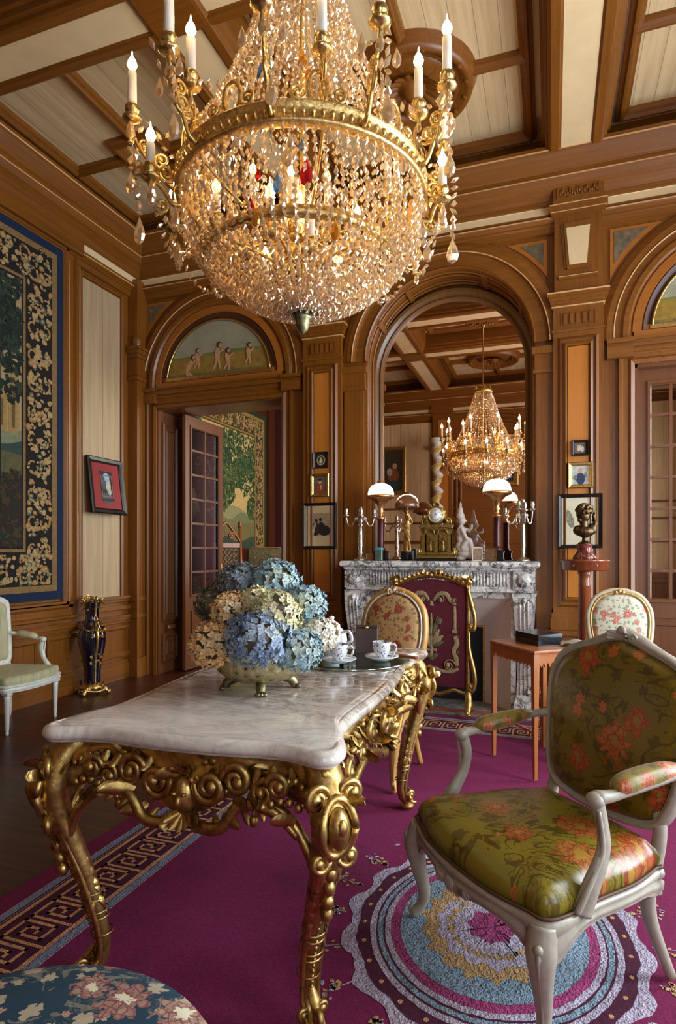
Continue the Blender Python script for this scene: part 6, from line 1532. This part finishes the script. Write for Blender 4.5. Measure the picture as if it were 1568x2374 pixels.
picture('small_gilt_picture', 'small gilt frame with a dark blue dressed figure on the right pilaster', (.224, YBp, 1.949), (0, 0, 0), .195, .215, .03, GF, [(ell(0, -.03, .035, .05), 1), (ell(0, .035, .016, .02), 2), (ell(-.04, -.02, .015, .02), 3), (ell(.04, .0, .012, .02), 3)], [pc('white_grey', 196, 196, 186), pc('navy', 44, 52, 84), SKIN, pc('grey_green2', 120, 126, 110)])
picture('framed_engraving', 'black-framed pale drawing behind the bronze bust on the right pilaster', (.22, YBp, 1.568), (0, 0, 0), .345, .45, .03, BLKF, [(ell(-.08, .02, .03, .08, .3), 1), (ell(.09, -.05, .025, .05), 1)], [pc('cream_paper', 206, 196, 164, .05), pc('pencil', 150, 142, 120, .3, 60)])
# lunettes
def lunette(cx, label, figs):
    o = thing('lunette_painting', label, 'painting', (cx, YB-.002, 3.10), 0, 'arched paintings over the doors'); bb = MB()
    R = .605; zb = .045
    def clip(z0_, z1_, n=22):
        z0_ = max(z0_, zb); return [(math.sqrt(max(0, R*R-z0_*z0_)), z0_)]+[(math.sqrt(max(0, R*R-(z0_+(z1_-z0_)*i/n)**2)), z0_+(z1_-z0_)*i/n) for i in range(1, n+1)]+[(-math.sqrt(max(0, R*R-(z1_-(z1_-z0_)*i/n)**2)), z1_-(z1_-z0_)*i/n) for i in range(0, n+1)]
    bb.prism([V((x, -.014, z)) for x, z in clip(zb, R*.999)], (0, .012, 0), 0)
    k = [0]
    def pp_(pts, m): k[0] += 1; bb.poly([V((x, -.0145-.0004*k[0], z)) for x, z in pts], m)
    pp_(clip(zb, .26), 2)
    pp_([(-.55, .25), (-.2, .275), (.1, .295), (.53, .285), (.53, .26), (-.55, .235)], 3); pp_(clip(zb, .085), 5)
    for x, z, s_, l in figs:
        pp_(ell(x, z, .026*s_, .06*s_, l), 1); pp_(ell(x+.02*s_-.05*l*s_, z+.085*s_, .026*s_, .028*s_), 4); pp_(ell(x+.028*s_-.05*l*s_, z+.080*s_, .018*s_, .02*s_), 1)
        pp_(ell(x+.045*s_, z+.03*s_, .045*s_, .011*s_, .5), 1); pp_(ell(x-.02*s_, z-.085*s_, .012*s_, .05*s_, -.3-l), 1); pp_(ell(x+.02*s_, z-.085*s_, .012*s_, .05*s_, .2-l), 1)
    bb.build('canvas', [wool('painted_sky', srgb(158, 152, 124), .14, 5), SKIN, wool('painted_wheat', srgb(160, 124, 44), .25, 14), wool('painted_meadow', srgb(122, 122, 60), .2, 12), HAIR, wool('painted_stubble', srgb(128, 112, 56), .3, 30)], o)
    b2 = MB(); b2.tube([V((x, -.03, z)) for x, z in [(R*math.cos(a), R*math.sin(a)) for a in [.075+i*(PI-.15)/40 for i in range(41)]]], .009, 6); b2.box(-.62, .62, -.03, -.004, .02, .05, 0); b2.build('bead', [GF, W_DARK], o)
lunette(-3.25, 'half-round painting of cherubs in a wheat field above the open left doorway', [(-.34, .16, 1.1, -.5), (-.24, .24, .9, .3), (.0, .25, 1.15, 0), (.12, .2, .95, .3), (.36, .23, .9, .2)])
lunette(1.37, 'half-round landscape painting with figures above the glazed door at right', [(-.1, .2, 1, 0), (.15, .22, 1, .2)])
# vase ---------------------------------------------------------------
vs = thing('floor_vase', 'tall dark blue porcelain vase with ormolu scroll mounts on the floor by the left wall', 'vase', (-4.035, 4.56, 0), math.radians(-30))
COB = NT('cobalt_glaze').set(Base_Color=(.003, .003, .016), Roughness=.08, Coat_Weight=1.0, Specular_IOR_Level=.8)
MB().lathe([(0, .085), (.07, .09), (.074, .12), (.076, .22), (.088, .32), (.112, .42), (.122, .50), (.118, .56), (.092, .62), (.066, .665), (.058, .71), (.060, .78), (.070, .84), (.074, .855), (.066, .86), (0, .84)], (0, 0, 0), 40).build('vase_body', [COB], vs)
bb = MB()
bb.lathe([(0, .05), (.10, .052), (.105, .065), (.085, .08), (.08, .095), (.0, .1)], (0, 0, 0), 24, 0, None, 1, 1, 8, .08)
for k in range(4):
    a = PI/4+k*PI/2; d = V((math.cos(a), math.sin(a), 0)); t = V((-d.y, d.x, 0))
    bb.tube(cat([d*.08+UP*.07, d*.12+UP*.055, d*.15+UP*.02, d*.165+UP*.012], 5), [.018, .02, .016, .012], 8); sc2(bb, d*.155+UP*.028, d, UP, .022, 1, .010, 1.3, PI); bb.leaf(d*.09+UP*.075, d+UP*.3, UP, .07, .03, .7)
    sc2(bb, (d*.10+UP*.045), t, UP, .03, 1, .009, 1.3, 0)
    bb.tube(cat([d*.13+UP*.05, (d+t*1.1)*.075+UP*.03, t*.13+d*.02+UP*.045], 5), .010, 7)
for s_ in (-1, 1):
    d = V((s_, 0, 0))
    bb.tube(cat([d*.078+UP*.10, d*.085+UP*.22, d*.10+UP*.34, d*.128+UP*.44, d*.148+UP*.53, d*.135+UP*.60, d*.10+UP*.63], 6), [.010, .007, .008, .012, .014, .013, .010], 7)
    bb.tube(cat([d*.10+UP*.64, d*.125+UP*.69, d*.09+UP*.72, d*.10+UP*.80, d*.115+UP*.87], 6), [.010, .011, .008, .010, .012], 7)
    sc2(bb, d*.13+UP*.60, d, UP, .03, 1, .011, 1.4, 0); sc2(bb, d*.12+UP*.70, d, UP, .022, -1, .009, 1.4, 0)
    for y in (-1, 1):
        for z, r in ((.60, .10), (.55, .12), (.66, .08), (.36, .10), (.30, .09)): bb.leaf(d*r+V((0, y*.03, z)), d*.3+V((0, y*.8, -.5)), d, .07, .025, .5)
        bb.tube(cat([d*.11+V((0, y*.03, .58)), d*.09+V((0, y*.085, .60)), d*.05+V((0, y*.10, .62)), V((0, y*.1, .61))], 5), [.010, .008, .008, .010], 6)
    sc2(bb, d*.105+UP*.88, d, UP, .025, -1, .010, 1.4, PI/2)
N_ = 40
bb.tube([V(((.088+.012*math.cos(4*2*PI*i/N_))*math.cos(2*PI*i/N_), (.088+.012*math.cos(4*2*PI*i/N_))*math.sin(2*PI*i/N_), .865+.022*math.cos(2*2*PI*i/N_))) for i in range(N_+1)], .013, 7)
for k in range(8):
    a = k*PI/4; d = V((math.cos(a), math.sin(a), 0)); bb.leaf(d*.066+UP*.80, d*.5-UP, d, .05, .018, .4); bb.blob(d*.092+UP*.875, (.014, .014, .012), 0, 7, 5)
bb.build('ormolu_mounts', [GOLD_B], vs)
# next room furniture ------------------------------------------------
hc = thing('carved_high_back_chair', 'tall carved wooden chair with pierced back beyond the open doorway', 'chair', (-3.98, 7.18, 0), math.radians(60))
CW = woodm('carved_walnut', srgb(96, 46, 22), srgb(160, 92, 50), 'z', .3)
bb = MB()
for x in (-.22, .22): bb.tube([(x, .2, .45), (x, .22, 1.0), (x, .26, 1.66)], .022, 8); bb.lathe([(0, 1.66), (.03, 1.66), (.02, 1.69), (.03, 1.72), (0, 1.76)], (x, .26, 0), 10)
for z in (.6, 1.38): bb.box(-.22, .22, .19+z*.03, .23+z*.03, z, z+.06)
for i in range(5):
    for j in range(8):
        c = V((-.14+i*.07, .232+.0012*j, .72+j*.085)); bb.tube([c+V((.032*math.cos(a), 0, .04*math.sin(a))) for a in [k*PI/5 for k in range(11)]], .009, 5)
bb.tube(cat([(-.22, .25, 1.46), (-.1, .255, 1.62), (0, .26, 1.72), (.1, .255, 1.62), (.22, .25, 1.46)], 6), .02, 7)
for s_ in (-1, 1): sc2(bb, V((s_*.08, .25, 1.54)), V((s_, 0, 0)), UP, .05, 1, .014, 1.5, 0)
bb.build('carved_back', [CW], hc)
MB().box(-.26, .26, -.25, .24, .40, .46).build('seat_frame', [CW], hc); MB().bev(-.25, .25, -.24, .2, .46, .53, .02).build('seat_cushion', [plain('raspberry_velvet', srgb(170, 30, 60), .8)], hc)
for x in (-.22, .22):
    for y in (-.21, .2): MB().lathe([(0, 0), (.025, 0), (.02, .05), (.03, .1), (.018, .2), (.03, .3), (.026, .4)], (x, y, 0), 10).build('leg', [CW], hc)
pn = thing('draped_piano', 'dark upright piano draped with a pale floral cloth beyond the doorway', 'piano', (-4.02, 8.0, 0))
MB().bev(-.33, .30, .0, .5, 0, 1.38, .02).box(-.33, .30, -.22, .02, .72, .80).box(-.33, .30, -.22, .02, .64, .72).box(-.33, -.27, -.2, 0, 0, .66).box(.24, .30, -.2, 0, 0, .66).build('case', [W_MAHOG], pn)
PCL = floral('piano_cloth', srgb(150, 150, 120), srgb(126, 128, 100), srgb(150, 90, 70), srgb(196, 180, 140), srgb(90, 96, 66), 9, 'xz', .4, .8, damask=.4)
bb = MB(); bb.grid(lambda u, v: V((-.20+.53*u+.02*math.sin(v*8), [-.015, -.02, .1, .3, .52][int(v*4)] if v < 1 else .52, [1.12+.05*u-.04*math.sin(u*9), 1.36, 1.392, 1.392, 1.39][int(round(v*4))])), 12, 4)
bb.build('cloth', [PCL], pn)
# rear part of the room, seen in the mirrors ---------------------------
picture('large_landscape_painting', 'blue landscape painting in a gold frame on the rear wall reflected in the mirror', (-1.07, YR+.03, 3.13), (0, 0, PI), .92, 1.02, .10, GF,
 [([(-.38, -.43), (.38, -.43), (.38, -.05), (-.38, .05)], 1), (ell(-.05, -.18, .30, .07, .1), 2), (ell(.22, .0, .14, .2), 3), (ell(-.25, -.02, .12, .15), 3), (ell(-.1, -.33, .25, .04), 4), (ell(.08, .2, .2, .05), 4)], [pc('pale_blue_grey', 150, 178, 176, .2, 9), pc('indigo', 36, 44, 96, .3, 14), pc('water', 120, 150, 160), pc('tree_blue', 40, 54, 90, .3), pc('pale_cloud', 190, 204, 190)], 0, .06)
picture('gilt_framed_painting', 'gilt-framed dark figure painting on the cream boards reflected in the mirror', (-3.12, YR+.02, 3.02), (0, 0, PI), .55, 1.0, .08, GF, [(ell(.0, -.1, .12, .16), 1), (ell(-.03, .1, .05, .06), 2), (ell(.08, -.02, .06, .08), 3), (ell(0, -.3, .14, .1), 4)], [pc('dark_olive', 70, 60, 36), pc('russet', 150, 84, 40), SKIN, pc('cream_cloth', 200, 180, 150), pc('teal_cloth', 50, 76, 80)], 0, .05)
tc = thing('twisted_column', 'tall white and gold twisted column reflected in the overmantel mirror', 'column', (-2.13, -.30, 0))
WG = NT('white_and_gold_lacquer'); _x, _y, _z = WG.xyz(); _a = WG.math('ARCTAN2', _y, _x); _f = WG.math('FRACT', WG.math('ADD', WG.math('MULTIPLY', _z, 3.2), WG.math('DIVIDE', _a, 2*PI)))
WG = WG.set(Base_Color=WG.mix(WG.math('GREATER_THAN', WG.math('ADD', _f, WG.math('MULTIPLY', WG.noise(14), .5)), .95), (.72, .68, .56), (.6, .36, .08)), Roughness=.25)
rs = []
for i in range(90):
    z = 1.25+i*.0235; a = z*3.2*2*PI; c = V((.035*math.cos(a), .035*math.sin(a), z)); r = .085+.012*math.sin(a*2); rs.append([c+V((r*math.cos(t), r*math.sin(t), 0)) for t in [k*PI/10 for k in range(20)]])
MB().rings(rs, True, 0).build('twisted_shaft', [WG], tc)
MB().lathe([(0, 3.34), (.10, 3.34), (.11, 3.38), (.09, 3.42), (.15, 3.52), (.16, 3.56), (0, 3.56)], (0, 0, 0), 20).build('capital', [WG], tc)
MB().lathe([(0, 0), (.2, 0), (.2, .3), (.17, .34), (.16, .9), (.2, .96), (.2, 1.05), (.13, 1.12), (.12, 1.25), (0, 1.26)], (0, 0, 0), 24).build('base', [W_MAHOG], tc)
DAY = (.78, .89, 1.0)
for k, (y0, y1) in enumerate(WIN):
    area('daylight_%d' % k, (XR+.3, (y0+y1)/2, 2.0), (0, PI/2, 0), 3.0, y1-y0, [65, 215, 150][k], DAY)
area('daylight_rear', (.92, YR-.3, 1.95), (PI/2, 0, 0), .85, 2.9, 34, DAY)
area('daylight_next_room', (-1.2, 7.6, 2.2), (0, PI/2, 0), 2.4, 2.2, 70, (1, .95, .86))  # added area lamp that brightens the next room's tapestry
w = bpy.data.worlds.new('world'); S.world = w; w.use_nodes = True
w.node_tree.nodes['Background'].inputs[0].default_value = (.6, .78, 1, 1); w.node_tree.nodes['Background'].inputs[1].default_value = 1.0
# ================================================================ camera
F = 1406.; TH = math.atan((1280-784)/F)
cam = bpy.data.cameras.new('camera'); co = bpy.data.objects.new('camera', cam); COL.objects.link(co)
co.location = (0, 0, 1.3); co.rotation_euler = (PI/2, 0, TH)
cam.sensor_fit = 'HORIZONTAL'; cam.sensor_width = 36; cam.lens = F/1568*36
cam.shift_x = 0; cam.shift_y = (1283-1187)/1568.
cam.clip_start = .02; S.camera = co
S.view_settings.view_transform = 'Standard'; S.view_settings.look = 'None'; S.view_settings.gamma = 1; S.view_settings.exposure = EXPO
